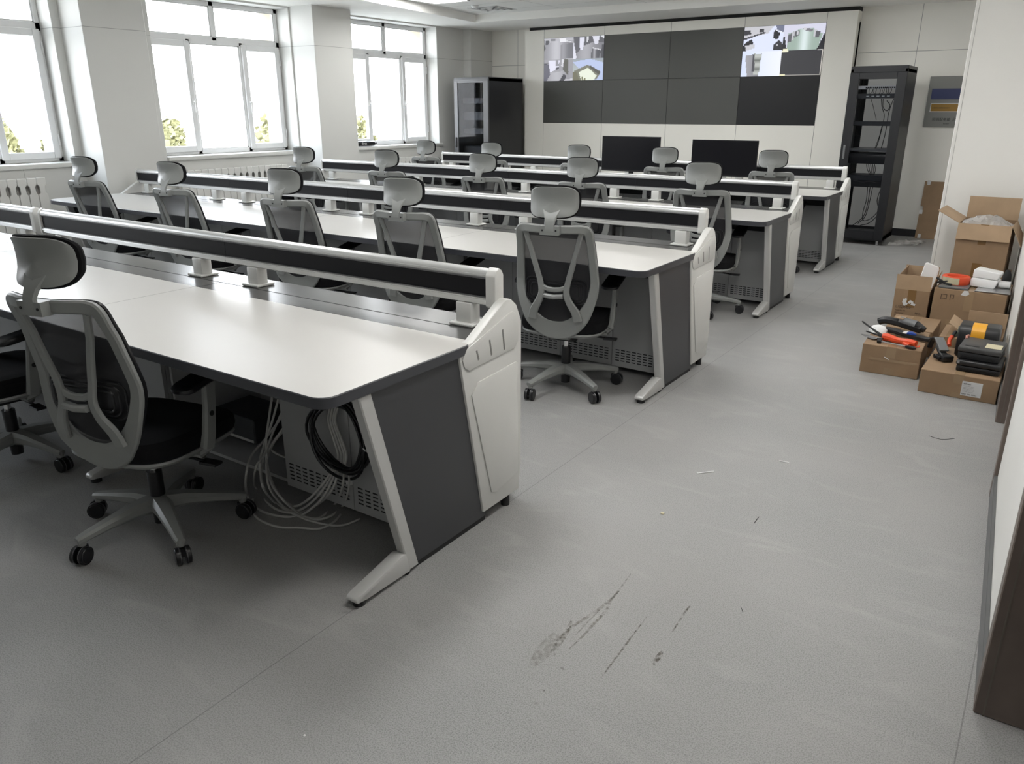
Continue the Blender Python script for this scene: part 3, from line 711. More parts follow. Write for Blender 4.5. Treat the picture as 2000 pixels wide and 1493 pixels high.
def console(r_, k, label):
    xr_, xl_ = rows_j[r_][k], rows_j[r_][k + 1]; W = xr_ - xl_; first = (k == 0); last = (k == len(rows_j[r_]) - 2) and r_ > 0
    t = thing('console_desk', label, 'desk', (xr_, YR[r_], 0), 0, 'console desks, %s row' % row_name[r_])
    # top
    rr = .055
    if first: P = [(-W, -.072), (-rr, -.072)] + [(-rr + rr * math.sin(a), -.072 + rr - rr * math.cos(a)) for a in [R(q) for q in (15, 30, 45, 60, 75, 90)]] + [(0, .60), (-.004, .615), (-.014, .622), (-.045, .655), (-W, .655)]
    elif last: P = [(-W + .12, -.072)] + [(0, -.072), (0, .655), (-W + .05, .655), (-W, .60), (-W - .03, .1), (-W - .01, .0), (-W + .05, -.055)]
    else: P = [(-W, -.072), (0, -.072), (0, .655), (-W, .655)]
    n = len(P); ins = .002
    g = MB(); cx = sum(p[0] for p in P) / n; cy = sum(p[1] for p in P) / n
    def shr(p, d): return (p[0] - d if (first and p[0] > -.2) else p[0], p[1] + (d if p[1] < .3 else 0))
    g.add([(p[0], p[1], .715) for p in P] + [(p[0], p[1], .747) for p in P] + [(*shr(p, .003), .75) for p in P],
          [tuple(range(n - 1, -1, -1))] + [(i, (i + 1) % n, n + (i + 1) % n, n + i) for i in range(n)] + [(n + i, n + (i + 1) % n, 2 * n + (i + 1) % n, 2 * n + i) for i in range(n)], 1)
    g.add([(*shr(p, .003), .75) for p in P], [tuple(range(n))], 0)
    if not last: g.box(-W - .0008, -W + .0008, -.07, .655, .7498, .7502, 2)
    g.build('desktop', [m_top, m_edge, m_groove], t)
    # shelf behind
    g = MB(); x1 = -.035 if first else 0
    g.box(-W, x1, .657, .968, .722, .745, 0); g.box(-W, x1, .795, .798, .7445, .7458, 1)
    g.box(-W / 2 - .16, -W / 2 + .13, .658, .668, .7445, .7475, 1)
    if not last: g.box(-W - .001, -W + .001, .657, .968, .7448, .7455, 1)
    g.build('rear_shelf', [m_shelf, m_groove], t)
    # cabinet
    xa = -.05 if first else -.015; xb = -W + .015; nd = 4; dw = (xa - xb) / nd; openA = (r_ == 0 and k == 0)
    g = MB(); a0, a1 = .455, .94
    if openA:
        xo = xa - 2 * dw; g.box(xo, xa, a0, a1, .035, .712)
        g.box(xb, xb + .016, a0, a1, .035, .712); g.box(xb, xo, a1 - .016, a1, .035, .712); g.box(xb, xo, a0, a1, .035, .05); g.box(xb, xo, a0, a1, .695, .712)
    else: g.box(xb, xa, a0, a1, .035, .712)
    g.build('cabinet', m_cab, t)
    g = MB()
    for (px, py) in ((xb + .05, a0 + .06), (xa - .05, a0 + .06), (xb + .05, a1 - .06), (xa - .05, a1 - .06)): g.cyl((px, py, 0), (px, py, .035), .02, n=12)
    g.build('cabinet_foot', m_rubber, t)
    g = MB(); g.box(xb + .002, xa - .002, .44, a0, .607, .712); g.build('cable_tray', m_rubber, t)  # near-black strip paints the shade of the recess above the doors
    for q in range(nd):
        if openA and q >= 2: continue
        door(t, xa - (q + 1) * dw, dw)
    # privacy rail
    rx0, rx1 = -W, (-.052 if first else 0)
    if r_ == 0 and k == 1: rx0 = -W + .0
    if r_ == 0 and k == 2: rx1 = -.055
    g = MB(); prof_t = [(.836, .938), (.836, .950), (.840, .960), (.848, .969), (.858, .973), (.868, .969), (.876, .960), (.880, .950), (.880, .938)]
    zt = lambda P_: [(y, z) for y, z in P_]
    g.prism(prof_t, 'yz', rx0 + .001, rx1 - .001); g.prism([(.833, .947), (.833, .952), (.837, .952), (.837, .947)], 'yz', rx0 + .001, rx1 - .001)
    g.prism([(.836, .838), (.836, .866), (.880, .866), (.880, .838), (.869, .833), (.847, .833)], 'yz', rx0 + .001, rx1 - .001)
    g.prism([(.832, .851), (.832, .857), (.837, .857), (.837, .851)], 'yz', rx0 + .001, rx1 - .001)
    rail = g.build('monitor_rail', m_alu, t)
    g = MB(); g.box(rx0 + .001, rx1 - .001, .842, .874, .866, .938); g.build('rail_panel', m_black, rail)
    g = MB()
    for zz in (.9385, .8655): g.box(rx0 + .001, rx1 - .001, .8345, .836, zz - .003, zz + .003)
    g.build('rail_groove', mat('groove_grey', (.12, .12, .125), .5), rail)
    capP = [(.830, .833), (.830, .95), (.840, .968), (.858, .979), (.876, .968), (.886, .95), (.886, .833), (.88, .827), (.836, .827)]
    def cap(xc, x2):
        q = MB(); q.prism(capP, 'yz', xc, x2); q.build('end_cap', m_post, rail, bevel=.004, segs=2)
    if first: cap(-.085, -.040); 
    if last or (r_ == 0 and k == 1): cap(rx0 - .0, rx0 + .022)
    if r_ == 0 and k == 2: cap(rx1 - .045, rx1)
    ps = (-.19 if first else -.225, -W + (.20 if not last else .17))
    for px in ps:
        g = MB(); g.box(px - .037, px + .037, .828, .888, .754, .835); g.build('rail_post', m_post, t, bevel=.005, segs=2)
        g = MB(); g.box(px - .056, px + .056, .806, .910, .746, .757); g.build('post_flange', m_post, t, bevel=.003)
    # end frames
    if first:
        g = MB(); g.prism([(.128, .713), (.600, .713), (.725, .02), (.305, .02)], 'yz', -.040, -.014); g.build('side_panel', m_char, t, bevel=.002)
        g = MB(); g.box(-.036, -.018, .31, .72, 0, .020); g.cyl((-.025, .87, 0), (-.025, .87, .045), .018, n=14); g.build('base_strip', m_rubber, t)
        leg(t, -.048, -.008); end_cover(t, -.045, -.004, 1)
    if last:
        g = MB(); g.prism([(.128, .713), (.600, .713), (.725, .02), (.305, .02)], 'yz', -W + .014, -W + .04); g.build('side_panel', m_char, t, bevel=.002)
        leg(t, -W + .008, -W + .048); end_cover(t, -W + .004, -W + .045, -1)
    if not last: leg(t, -W + .007, -W + .045)
    return t
LA = ['console desk at the aisle end of the nearest row, with cables hanging out below', 'console desk in the nearest row standing left of the aisle-end one', 'console desk cut by the left edge, in the nearest row']
for k in range(3): console(0, k, LA[k])
for r_ in (1, 2, 3):
    nm = ['', 'second row from the camera', 'third row from the camera', 'farthest row, below the video wall'][r_]
    ex = ['', '', '', ''][r_]
    console(r_, 0, 'console desk at the aisle end of the %s' % nm)
    console(r_, 1, 'console desk second from the aisle in the %s' % nm)
    console(r_, 2, 'console desk third from the aisle in the %s' % nm)
    console(r_, 3, 'console desk at the window end of the %s' % nm)

# ------------------------------------------------------------------ office chairs
BK = [(0.33, -.13), (.38, -.19), (.46, -.235), (.56, -.25), (.68, -.25), (.85, -.285), (.98, -.33)]
def bs(u, z, off=0): return (u, lerp(BK, z) + 1.15 * u * u - off, z)
def make_chair():
    t = thing('office_chair', 'x', 'chair')
    # star base and casters
    g = MB(); tips = []
    for k in range(5):
        a = R(-90 + 72 * k); c, s_ = math.cos(a), math.sin(a)
        P = [(c * r_, s_ * r_, z) for r_, z in ((.02, .115), (.10, .118), (.20, .107), (.295, .092), (.315, .088))]
        g.ribbon(P, [.080, .066, .050, .038, .030], [.062, .050, .036, .028, .024], (0, 0, 1)); tips.append((c * .30, s_ * .30))
        g.cyl((c * .30, s_ * .30, .095), (c * .30, s_ * .30, .066), .017, .014, n=12)
    g.cyl((0, 0, .085), (0, 0, .142), .040, .034, n=20)
    base = g.build('star_base', m_chair, t)
    g = MB(); g.cyl((0, 0, .03), (0, 0, .085), .026, .028, n=16); g.build('hub_sleeve', m_cblack, base)
    g = MB()
    g.cyl((0, 0, .066), (0, 0, .05), .008, n=8, mi=1)
    g.box(-.006, .006, -.02, .022, .028, .06, 1)
    for sx in (-1, 1):
        g.cyl((sx * .008, -.012, .0325), (sx * .024, -.012, .0325), .0325, .0325, n=20, mi=1)
        g.cyl((sx * .024, -.012, .0325), (sx * .0265, -.012, .0325), .029, .027, n=20, mi=1)
        g.cyl((sx * .0105, -.012, .0325), (sx * .0125, -.012, .0325), .0335, .0335, n=20, mi=0)
    c0 = g.build('caster', [m_wheelring, m_cblack], base)
    for k in range(5):
        c = c0 if k == 0 else c0.copy()
        if k: COL.objects.link(c)
        c.parent = base; c.location = (tips[k][0], tips[k][1], 0); c.rotation_euler = (0, 0, R([25, 70, 110, 200, 320][k]))
    g = MB(); g.cyl((0, 0, .14), (0, 0, .245), .0275, n=20); gc = g.build('gas_lift', m_cblack, t)
    g = MB(); g.cyl((0, 0, .245), (0, 0, .31), .014, n=14); g.build('piston', m_chrome, gc)
    g = MB(); g.prism([(-.13, .345), (-.13, .315), (-.05, .29), (.08, .29), (.13, .325), (.13, .345)], 'yz', -.07, .07); mech = g.build('tilt_mechanism', m_cblack, t, bevel=.006, segs=2)
    g = MB(); g.tube([(.06, .02, .318), (.16, .03, .312), (.22, .035, .306)], .006); g.box(.21, .285, .015, .055, .299, .309); g.build('lever', m_cblack, mech)
    # seat
    def ringS(sc_, z, dz=0):
        out = []
        for i in range(36):
            a = 2 * math.pi * i / 36; c, s_ = math.cos(a), math.sin(a); e = .55
            x = math.copysign(abs(c) ** e, c) * .245 * sc_; y = math.copysign(abs(s_) ** e, s_) * .245 * sc_ + .035
            zz = z + dz * (x / .245) ** 2 - (.02 * max(0, (y - .12) / .15) ** 2)
            out.append((x, y, zz))
        return out
    g = MB(); g.rings([ringS(.86, .372), ringS(.97, .378), ringS(1.0, .40), ringS(.99, .425, .006), ringS(.93, .440, .010), ringS(.75, .446, .012), ringS(.4, .443, .004), ringS(.05, .441)])
    g.build('seat', m_seat, t)
    g = MB(); g.rings([ringS(.70, .345), ringS(.93, .352), ringS(.985, .366), ringS(.97, .374)]); g.build('seat_pan', m_chair, t)
    # back frame
    half = [(0, .955, .043), (.10, .957, .043), (.160, .956, .045), (.184, .938, .048), (.190, .88, .044), (.197, .80, .044), (.205, .70, .046), (.205, .63, .050), (.183, .545, .058), (.146, .475, .077), (.10, .428, .092), (.05, .402, .102), (0, .396, .106)]
    loop = half + [(-u, z, w_) for u, z, w_ in half[-2:0:-1]]
    P = catmull([(u, z, w_) for u, z, w_ in loop], 4, True)
    g = MB(); g.ribbon([bs(p[0], p[1]) for p in P], [p[2] for p in P], .022, (0, 1, 0), closed=True)
    for s_ in (1, -1):
        Q = catmull([(s_ * .150, .935, .026), (s_ * .126, .85, .027), (s_ * .098, .75, .029), (s_ * .075, .665, .031), (s_ * .069, .61, .034), (s_ * .088, .56, .038), (s_ * .116, .51, .046), (s_ * .128, .46, .05)], 3)
        g.ribbon([bs(p[0], p[1], .014 * math.sin(min(1, (.935 - p[1]) / .3) * math.pi / 2)) for p in Q], [p[2] for p in Q], .018, (0, 1, 0))
    # neck of the frame running under the seat
    g.ribbon([(0, -.185, .385), (0, -.155, .345), (0, -.10, .325), (0, -.02, .32)], [.14, .13, .12, .11], .03, (0, 0.7, 0.7))
    bf = g.build('backrest_frame', m_chair, t)
    g = MB()
    OUT = [(.396, .05), (.43, .10), (.475, .146), (.545, .183), (.63, .205), (.70, .205), (.80, .197), (.88, .190), (.94, .176), (.957, .146)]
    g.grid(lambda a, c: (lambda z: bs((a * 2 - 1) * lerp(OUT, z), z, -.016))(.40 + .557 * c), 12, 16)
    g.build('back_net', m_net, t)
    g = MB(); o2 = [(p[0] * 1.012, p[1] + (.002 if p[1] > .7 else 0), 0) for p in P]
    g.tube([bs(p[0] * 1.07, (p[1] - .66) * 1.058 + .66, -.014) for p in P if p[1] > .5 or True], .0065, n=6, closed=True); g.build('net_edging', m_cblack, t)
    g = MB()
    g.ribbon([bs(u, z, .010) for u, z in ((-.07, .645), (-.035, .632), (0, .629), (.035, .632), (.07, .645))], .026, .018, (0, 1, 0))
    g.ribbon([bs(u, z, .020) for u, z in ((-.052, .598), (0, .593), (.052, .598))], .024, .03, (0, 1, 0))
    g.build('lumbar_adjuster', m_chair, bf)
    g = MB()
    for k, d in enumerate((0, .018, .036)):
        rp_ = rrect(-.170 + d, .170 - d, .555 + d * .8, .685 - d * .8, .035 - d * .5, 4)
        g.tube([bs(p[0], p[1], -.004 + .004 * k) for p in rp_], .0045, n=6, closed=True)
    g.build('lumbar_support', m_cblack, t)
    # headrest
    HZ = [(.94, -.352), (.98, -.350), (1.02, -.335), (1.06, -.318), (1.10, -.312), (1.14, -.318), (1.17, -.333)]
    def hs(u, z, off=0): return (u, lerp(HZ, z) + 2.6 * u * u - off, z)
    def headring(sc_, off, c=(0, 1.092)):
        out = []
        for i in range(40):
            a = 2 * math.pi * i / 40; cc, s_ = math.cos(a), math.sin(a); e = .52
            u = math.copysign(abs(cc) ** e, cc) * .129 * sc_; z = c[1] + math.copysign(abs(s_) ** e, s_) * .077 * (sc_ if sc_ < 1 else 1 + (sc_ - 1) * 2) + .003 * (u / .14)
            out.append(hs(u, z, off))
        return out
    g = MB(); g.rings([headring(.05, .006), headring(.5, .006), headring(.85, .006), headring(.98, .003), headring(1.0, -.001), headring(.98, -.004), headring(.5, -.004), headring(.04, -.004)], cap=True)
    g.ribbon([hs(0, z, o_) for z, o_ in ((.95, .004), (.985, .006), (1.01, .003), (1.028, -.001), (1.05, -.007))], [.052, .052, .058, .076, .10], .016, (0, 1, 0))
    g.box(-.05, .05, -.362, -.312, .932, .977)
    g.build('headrest_shell', m_chair, t)
    g = MB(); g.rings([headring(.04, -.007), headring(.5, -.007), headring(.97, -.006), headring(1.035, -.008), headring(1.045, -.018), headring(1.0, -.032), headring(.8, -.040), headring(.3, -.036), headring(.05, -.034)])
    g.build('headrest_pad', m_seat, t)
    g = MB()
    for s_ in (-1, 1): g.cyl((s_ * .036, -.362, .955), (s_ * .036, -.364, .955), .005, n=10)
    g.build('screw', m_rubber, bf)
    # arms
    for s_ in (1, -1):
        g = MB(); g.ribbon([(s_ * .14, .02, .345), (s_ * .23, .025, .350), (s_ * .248, .03, .372), (s_ * .258, .035, .42), (s_ * .261, .05, .52), (s_ * .256, .065, .60), (s_ * .252, .07, .628)], [.05, .052, .055, .055, .052, .055, .08], [.028, .03, .034, .03, .026, .024, .03], (s_ * 1, 0, .3))
        arm = g.build('armrest', m_chair, t)
        g = MB(); ring = lambda sc_, z: [(s_ * .252 + (p[0]) * sc_, .075 + p[1] * sc_, z + .018 * ((p[1]) / .13)) for p in rrect(-.047, .047, -.155, .145, .038, 4)]
        g.rings([ring(.9, .626), ring(1, .632), ring(1, .644), ring(.93, .650)]); g.build('arm_pad', m_cblack, arm)
        g = MB(); g.cyl((s_ * .272, .045, .50), (s_ * .2765, .045, .50), .010, n=14); g.build('button', m_rubber, arm)
    return t
chair0 = make_chair()
CH = [  # centre x, y, heading, star turn, label, group
 (-2.637, 1.455, 13, -2, 'grey and black mesh office chair closest to the camera, whole from headrest to casters', 'nearest row'),
 (-3.77, 1.45, -3, 28, 'office chair cut off by the left edge, showing armrest, seat edge and gas lift', 'nearest row'),
 (-6.72, 3.78, 10, 10, 'office chair at the window end of the second desk row, first from the left', 'second row'),
 (-5.50, 3.78, 8, 30, 'office chair second from the window in the second desk row', 'second row'),
 (-4.27, 3.78, 12, 5, 'office chair in the middle of the second desk row', 'second row'),
 (-3.17, 3.72, 10, 40, 'office chair fourth from the window in the second desk row', 'second row'),
 (-2.19, 3.755, 14, -10, 'office chair at the aisle end of the second desk row, seen whole from behind', 'second row'),
 (-6.55, 5.98, 8, 12, 'office chair at the window end of the third desk row', 'third row'),
 (-5.41, 5.98, 10, 50, 'office chair second from the window in the third desk row', 'third row'),
 (-4.27, 5.98, 10, 0, 'office chair in the middle of the third desk row', 'third row'),
 (-3.27, 5.98, 10, 22, 'office chair fourth from the window in the third desk row', 'third row'),
 (-2.24, 5.96, 10, 33, 'office chair at the aisle end of the third desk row', 'third row'),
 (-6.62, 8.00, 8, 15, 'office chair at the window end of the farthest desk row', 'farthest row'),
 (-5.62, 8.00, 8, 0, 'office chair in the farthest desk row, standing before the glass-fronted rack', 'farthest row'),
 (-4.45, 8.00, 8, 30, 'office chair in the farthest desk row, left of the left-hand monitor', 'farthest row'),
 (-3.45, 8.00, 10, 20, 'office chair between the two black monitors in the farthest desk row', 'farthest row'),
 (-2.34, 8.00, 8, 10, 'office chair right of both black monitors, at the aisle end of the farthest desk row', 'farthest row'),
]
for i, (x, y, a, st, lab, grp) in enumerate(CH):
    c = chair0 if i == 0 else copy_tree(chair0)
    c.location = (x, y, 0); c.rotation_euler = (0, 0, R(a)); tag(c, lab, 'chair', 'office chairs along the %s of desks' % grp)
    for ch in c.children:
        if ch.name.startswith('star_base'): ch.rotation_euler = (0, 0, R(st - a))

# ------------------------------------------------------------------ monitors on the far row
def monitor(x0, x1, y, z0, z1, lab, lit):
    t = thing('monitor', lab, 'monitor', ((x0 + x1) / 2, y, .751), 0, 'monitors on the farthest desks'); hw = (x1 - x0) / 2; a, c = z0 - .751, z1 - .751
    g = MB(); g.box(-hw, hw, 0, .012, a, c); g.box(-hw * .7, hw * .7, .012, .04, a + .03, c - .1); g.build('housing', m_bezel, t, bevel=.003)
    g = MB(); g.box(-hw + .008, hw - .008, -.0015, 0, a + .018, c - .008); g.build('screen', m_screen, t)
    g = MB(); g.box(-.03, .03, .035, .05, 0.01, (a + c) / 2); g.box(-.13, .13, -.05, .13, 0, .010); g.build('stand', m_silver if lit else m_rubber, t, bevel=.003)
monitor(-4.60, -3.855, 8.62, .845, 1.240, 'large black monitor on the farthest desk row, left of the chair between the monitors', False)
monitor(-3.475, -2.735, 8.62, .840, 1.222, 'large black monitor on the farthest desk row nearer the aisle', True)

# ------------------------------------------------------------------ racks
t = thing('server_rack', 'black server rack with grey-framed glass door, standing by the far window', 'rack', (-7.90, 9.98, 0))
g = MB(); W_, D_ = .64, .93
g.box(W_ - .02, W_, .03, D_, .06, 1.98); g.box(0, .02, .03, D_, .06, 1.98); g.box(0, W_, D_ - .02, D_, .06, 1.98); g.box(0, W_, .03, D_, .04, .10); g.box(0, W_, .03, D_, 1.93, 1.98)
g.build('cabinet', m_rack, t, bevel=.004)
g = MB(); g.prism([(0.0, 1.955), (0.02, 1.99), (D_, 1.99), (D_, 1.98), (.03, 1.98), (.03, 1.94), (0, 1.94)], 'yz', 0, W_); g.build('top_trim', m_rackgrey, t)
g = MB(); z0, z1 = .06, 1.94
g.box(0, .07, 0, .03, z0, z1); g.box(W_ - .09, W_, 0, .03, z0, z1); g.box(.07, W_ - .09, 0, .03, z1 - .03, z1); g.box(.07, W_ - .09, 0, .03, z0, z0 + .07)
d = g.build('door', m_rackgrey, t, bevel=.003)
g = MB(); g.box(.07, W_ - .09, .010, .015, z0 + .07, z1 - .03); g.build('glass', m_rglass, d)
g = MB(); g.box(.018, .045, -.014, 0, .98, 1.13); g.build('door_handle', m_cblack, d, bevel=.004)
for (za, zb) in ((1.62, 1.70), (1.38, 1.50), (1.18, 1.26), (.90, 1.0), (.4, .7)):
    g = MB(); g.box(.08, W_ - .08, .12, .7, za, zb); g.build('rack_unit', m_equip, t, bevel=.003)
g = MB()
for (x, y) in ((.06, .08), (W_ - .06, .08), (.06, D_ - .08), (W_ - .06, D_ - .08)): g.cyl((x, y, 0), (x, y, .05), .022)
g.build('levelling_foot', m_steel, t)

t = thing('server_rack', 'tall open-looking black rack with clear glass door and loose cables, right of the video wall', 'rack', (-2.245, 10.16, 0))
W_, D_ = .60, .62
g = MB()
for (x, y) in ((0, .02), (W_ - .03, .02), (0, D_ - .03), (W_ - .03, D_ - .03)): g.box(x, x + .03, y, y + .03, .06, 1.97)
g.box(W_ - .012, W_, .03, D_, .06, 1.97); g.box(0, .012, .03, D_, .06, 1.97)
g.box(0, W_, .02, D_, .05, .11); g.box(0, W_, .02, D_, 1.93, 2.0)
g.box(.012, .08, D_ - .02, D_, .06, 1.97); g.box(W_ - .08, W_ - .012, D_ - .02, D_, .06, 1.97)
g.build('cabinet', m_rack, t, bevel=.003)
g = MB(); g.box(0, .10, 0, .02, .07, 1.93); g.box(W_ - .10, W_, 0, .02, .07, 1.93); g.box(.10, W_ - .10, 0, .02, 1.86, 1.93); g.box(.10, W_ - .10, 0, .02, .07, .17)
d = g.build('door', m_rack, t, bevel=.003)
g = MB(); g.box(.10, W_ - .10, .008, .012, .17, 1.86); g.build('glass', m_rglass, d)
g = MB(); g.box(.03, .055, -.014, 0, .98, 1.14); g.build('door_handle', m_toolgrey, d, bevel=.004)
g = MB()
for x in (.075, W_ - .09): g.box(x, x + .014, .07, .10, .12, 1.9)
g.build('mounting_rail', m_steel, t)
g = MB(); g.box(.09, W_ - .09, .075, .13, 1.755, 1.79, 0)
for k in range(16): g.box(.17 + k * .02, .184 + k * .02, .073, .076, 1.762, 1.78, 1)
g.build('patch_panel', [m_white, m_slot], t)
g = MB(); g.box(.08, W_ - .08, .07, .12, 1.655, 1.705, 0)
for k in range(5): g.box(.19 + k * .055, .22 + k * .055, .068, .071, 1.674, 1.684, 1)
g.build('cable_manager', [m_equip, m_white], t)
for (za, zb, d0, m) in ((1.355, 1.405, .05, m_equip), (1.07, 1.10, .4, m_toolgrey), (.93, 1.05, .4, m_case), (.74, .80, .35, m_equip), (.665, .735, .45, m_case)):
    g = MB(); g.box(.085, W_ - .085, .075, .08 + d0, za, zb); g.build('rack_unit', m, t, bevel=.003)
g = MB(); g.grid(lambda a, c: (.16 + .28 * a, .07 + .05 * c, .725 + .02 * c + .008 * math.sin(a * 11)), 14, 4); g.build('film_wrap', m_film, t)
random.seed(3)
cabs = [[(.24, .09, 1.65), (.25, .2, 1.58), (.29, .3, 1.42)], [(.35, .1, 1.65), (.36, .15, 1.56), (.39, .2, 1.45), (.36, .25, 1.2), (.34, .25, 1.1)], [(.48, .1, 1.65), (.44, .15, 1.5), (.43, .2, 1.3), (.40, .25, 1.1)],
        [(.37, .1, 1.65), (.38, .1, 1.56), (.43, .1, 1.52), (.45, .1, 1.58), (.41, .1, 1.63)], [(.39, .15, 1.4), (.37, .2, 1.25), (.33, .25, 1.1)], [(.30, .3, .66), (.31, .3, .5), (.30, .25, .35), (.33, .2, .26), (.42, .2, .3), (.5, .2, .42)],
        [(.33, .3, .66), (.33, .3, .45), (.31, .25, .3), (.22, .2, .2), (.14, .2, .15)], [(.36, .3, .66), (.35, .28, .45), (.33, .25, .3), (.27, .2, .22)], [(.46, .3, .66), (.43, .3, .5), (.47, .3, .35), (.40, .2, .24), (.30, .2, .2)]]
for k in range(11):
    x = .19 + k * .025; cabs.append([(x, .072, 1.77), (x + random.uniform(-.01, .02), .06, 1.73), (x + random.uniform(-.03, .03), .075, 1.69)])
for P in cabs:
    g = MB(); g.tube(catmull(P, 5), .0045 if len(P) > 3 else .003, n=6); g.build('loose_cable', m_cableb, t)
for k in range(5):
    g = MB(); x = .28 + k * .022; g.tube(catmull([(x, .15, .93), (x + .02, .15, .86), (.34 + k * .01, .15, .80)], 4), .004, n=6); g.build('loose_cable', m_cableb, t)
g = MB()
for (x, y) in ((.06, .06), (W_ - .06, .06), (.06, D_ - .06), (W_ - .06, D_ - .06)): g.cyl((x, y, 0), (x, y, .055), .016)
g.build('levelling_foot', m_steel, t)

# distribution board and cardboard on the far wall
t = thing('distribution_board', 'grey metal distribution board with an amber breaker window, on the far wall', 'electrical panel', (-1.55, Y1R, 1.33))
g = MB(); g.box(0, .62, -.02, 0, 0, .58); g.build('cover', m_panelgrey, t, bevel=.003)
g = MB(); g.box(.05, .57, -.023, -.02, .175, .275, 0); g.box(.058, .562, -.025, -.023, .183, .267, 1); wdw = g.build('breaker_window', [m_pvc, m_amber], t)
text('marking', 'IHHIHHHIHHIHHH', .022, m_ink, t, (.075, -.0256, .215), (R(90), 0, 0))
text('marking', '照明配电箱  回路1-12', .040, m_ink, t, (.09, -.0206, .075), (R(90), 0, 0))
text('marking', 'Power', .024, m_ink, t, (.22, -.0206, .035), (R(90), 0, 0))
g = MB(); g.box(.04, .60, -.024, -.02, .32, .44); g.build('notice', m_navy, t)
t = thing('cardboard_sheet', 'flattened brown cardboard sheet leaning upright against the far wall', 'cardboard', (-1.42, Y1R - .12, 0))
g = MB(); g.prism([(0, 0), (.40, 0), (.40, .70), (.07, .70), (.065, .655), (.03, .655), (.025, .70), (-.0, .70), (.0, .40), (.03, .39), (.03, .34), (0, .33)], 'xz', 0, .006)
o = g.build('sheet', m_card, t); o.rotation_euler = (R(-8), 0, 0)
g = MB()
for (a, c) in ((.03, .66), (.0, .30), (.03, .005), (.22, .005)): g.box(a, a + .035, -.001, 0, c, c + .05)
o = g.build('tape_scrap', m_paper, t); o.rotation_euler = (R(-8), 0, 0)
def scrap(name, lab, cat, P, m, zr=.02, seed=1):
    random.seed(seed); n = 10; xs = [p[0] for p in P]; yy = [p[1] for p in P]
    g = MB(); hgt = [[random.uniform(.002, zr) for _ in range(n + 1)] for _ in range(n + 1)]
    def fn(a, c):
        p0, p1, p2, p3 = [Vector((*p, 0)) for p in P]
        p = (p0 * (1 - a) + p1 * a) * (1 - c) + (p3 * (1 - a) + p2 * a) * c
        i, j = int(round(a * n)), int(round(c * n)); return (p.x + random.uniform(-.01, .01), p.y + random.uniform(-.01, .01), hgt[j][i])
    g.grid(fn, n, n); o = g.build(name, m); return tag(o, lab, cat)
scrap('plastic_scrap', 'crumpled clear plastic wrap lying on the floor beside the right-hand rack', 'plastic', [(-1.60, 10.25), (-1.30, 10.35), (-1.25, 10.75), (-1.55, 10.7)], m_film, .03, 4)

# ------------------------------------------------------------------ rolled black pack on the far sill
t = thing('film_roll', 'black plastic-wrapped roll lying on the far window sill', 'roll', (-8.245, 8.17, ZS))
g = MB(); g.rings([[(0.055 * math.cos(a) * s_ + .0, y, .038 + .036 * math.sin(a) * s_) for a in [2 * math.pi * i / 18 for i in range(18)]] for y, s_ in ((0, .35), (.01, .8), (.03, 1), (.12, .97), (.25, 1), (.36, .98), (.38, .7), (.40, .5), (.42, .45))])
g.build('wrapped_roll', m_foil, t)
text('marking', 'direx', .05, m_paper, t, (.0575, .08, .028), (R(90), 0, R(90)))

# ------------------------------------------------------------------ cables under the nearest desk
def zc(x, y): return (400 + x / 4.1475, 720 + y / 4.1475)
def cable(pts, rad, m, lab, grp, name='network_cable'):
    P = []
    for q in pts:
        x, y, yy = q; px, py = zc(x, y)
        if yy == 'f': v = at(px, py, 2, rad + .001)
        else:
            v = at(px, py, 1, yy)
            if v.z < rad + .001: v = at(px, py, 2, rad + .001)
        P.append(v)
    g = MB(); g.tube(catmull(P, 6), rad, n=8); o = g.build(name, m); return tag(o, lab, 'cable', grp)
LG = 'grey network cable looping from the open cabinet of the nearest desk to the floor'
GG = 'grey network cables under the nearest desk'
cable([(552, 180, 1.93), (520, 400, 1.90), (495, 620, 1.86), (520, 850, 1.80), (600, 1020, 1.74), (720, 1115, 'f'), (840, 1060, 1.80), (960, 930, 1.86), (1050, 800, 1.88)], .0048, m_cableg, LG, GG)
cable([(600, 230, 1.94), (540, 450, 1.90), (470, 650, 1.85), (445, 800, 1.78), (500, 1010, 'f'), (640, 1130, 'f'), (760, 1150, 'f'), (890, 1060, 1.82), (1000, 920, 1.86), (1060, 800, 1.88)], .0048, m_cableg, LG, GG)
cable([(640, 320, 1.95), (560, 500, 1.92), (480, 700, 1.83), (415, 800, 1.76), (410, 960, 'f'), (560, 1130, 'f'), (740, 1170, 'f'), (900, 1110, 'f'), (1020, 1000, 1.84), (1090, 830, 1.88)], .0048, m_cableg, LG, GG)
cable([(640, 370, 1.95), (500, 560, 1.90), (380, 700, 1.80), (335, 860, 1.72), (345, 1030, 'f'), (450, 1150, 'f'), (640, 1200, 'f'), (800, 1180, 'f'), (960, 1040, 1.82), (1050, 870, 1.87)], .0048, m_cableg, LG, GG)
cable([(645, 470, 1.96), (520, 650, 1.88), (460, 800, 1.80), (470, 960, 1.72), (560, 1080, 'f'), (680, 1160, 'f'), (800, 1200, 'f'), (930, 1210, 'f'), (1060, 1090, 'f'), (1120, 940, 1.85), (1125, 820, 1.88)], .0048, m_cableg, LG, GG)
cable([(645, 500, 1.96), (560, 600, 1.92), (500, 760, 1.82), (540, 930, 1.76), (640, 1070, 1.70), (760, 1170, 'f'), (880, 1225, 'f'), (1010, 1200, 'f'), (1120, 1110, 'f'), (1165, 980, 1.84), (1170, 820, 1.88)], .0048, m_cableg, LG, GG)
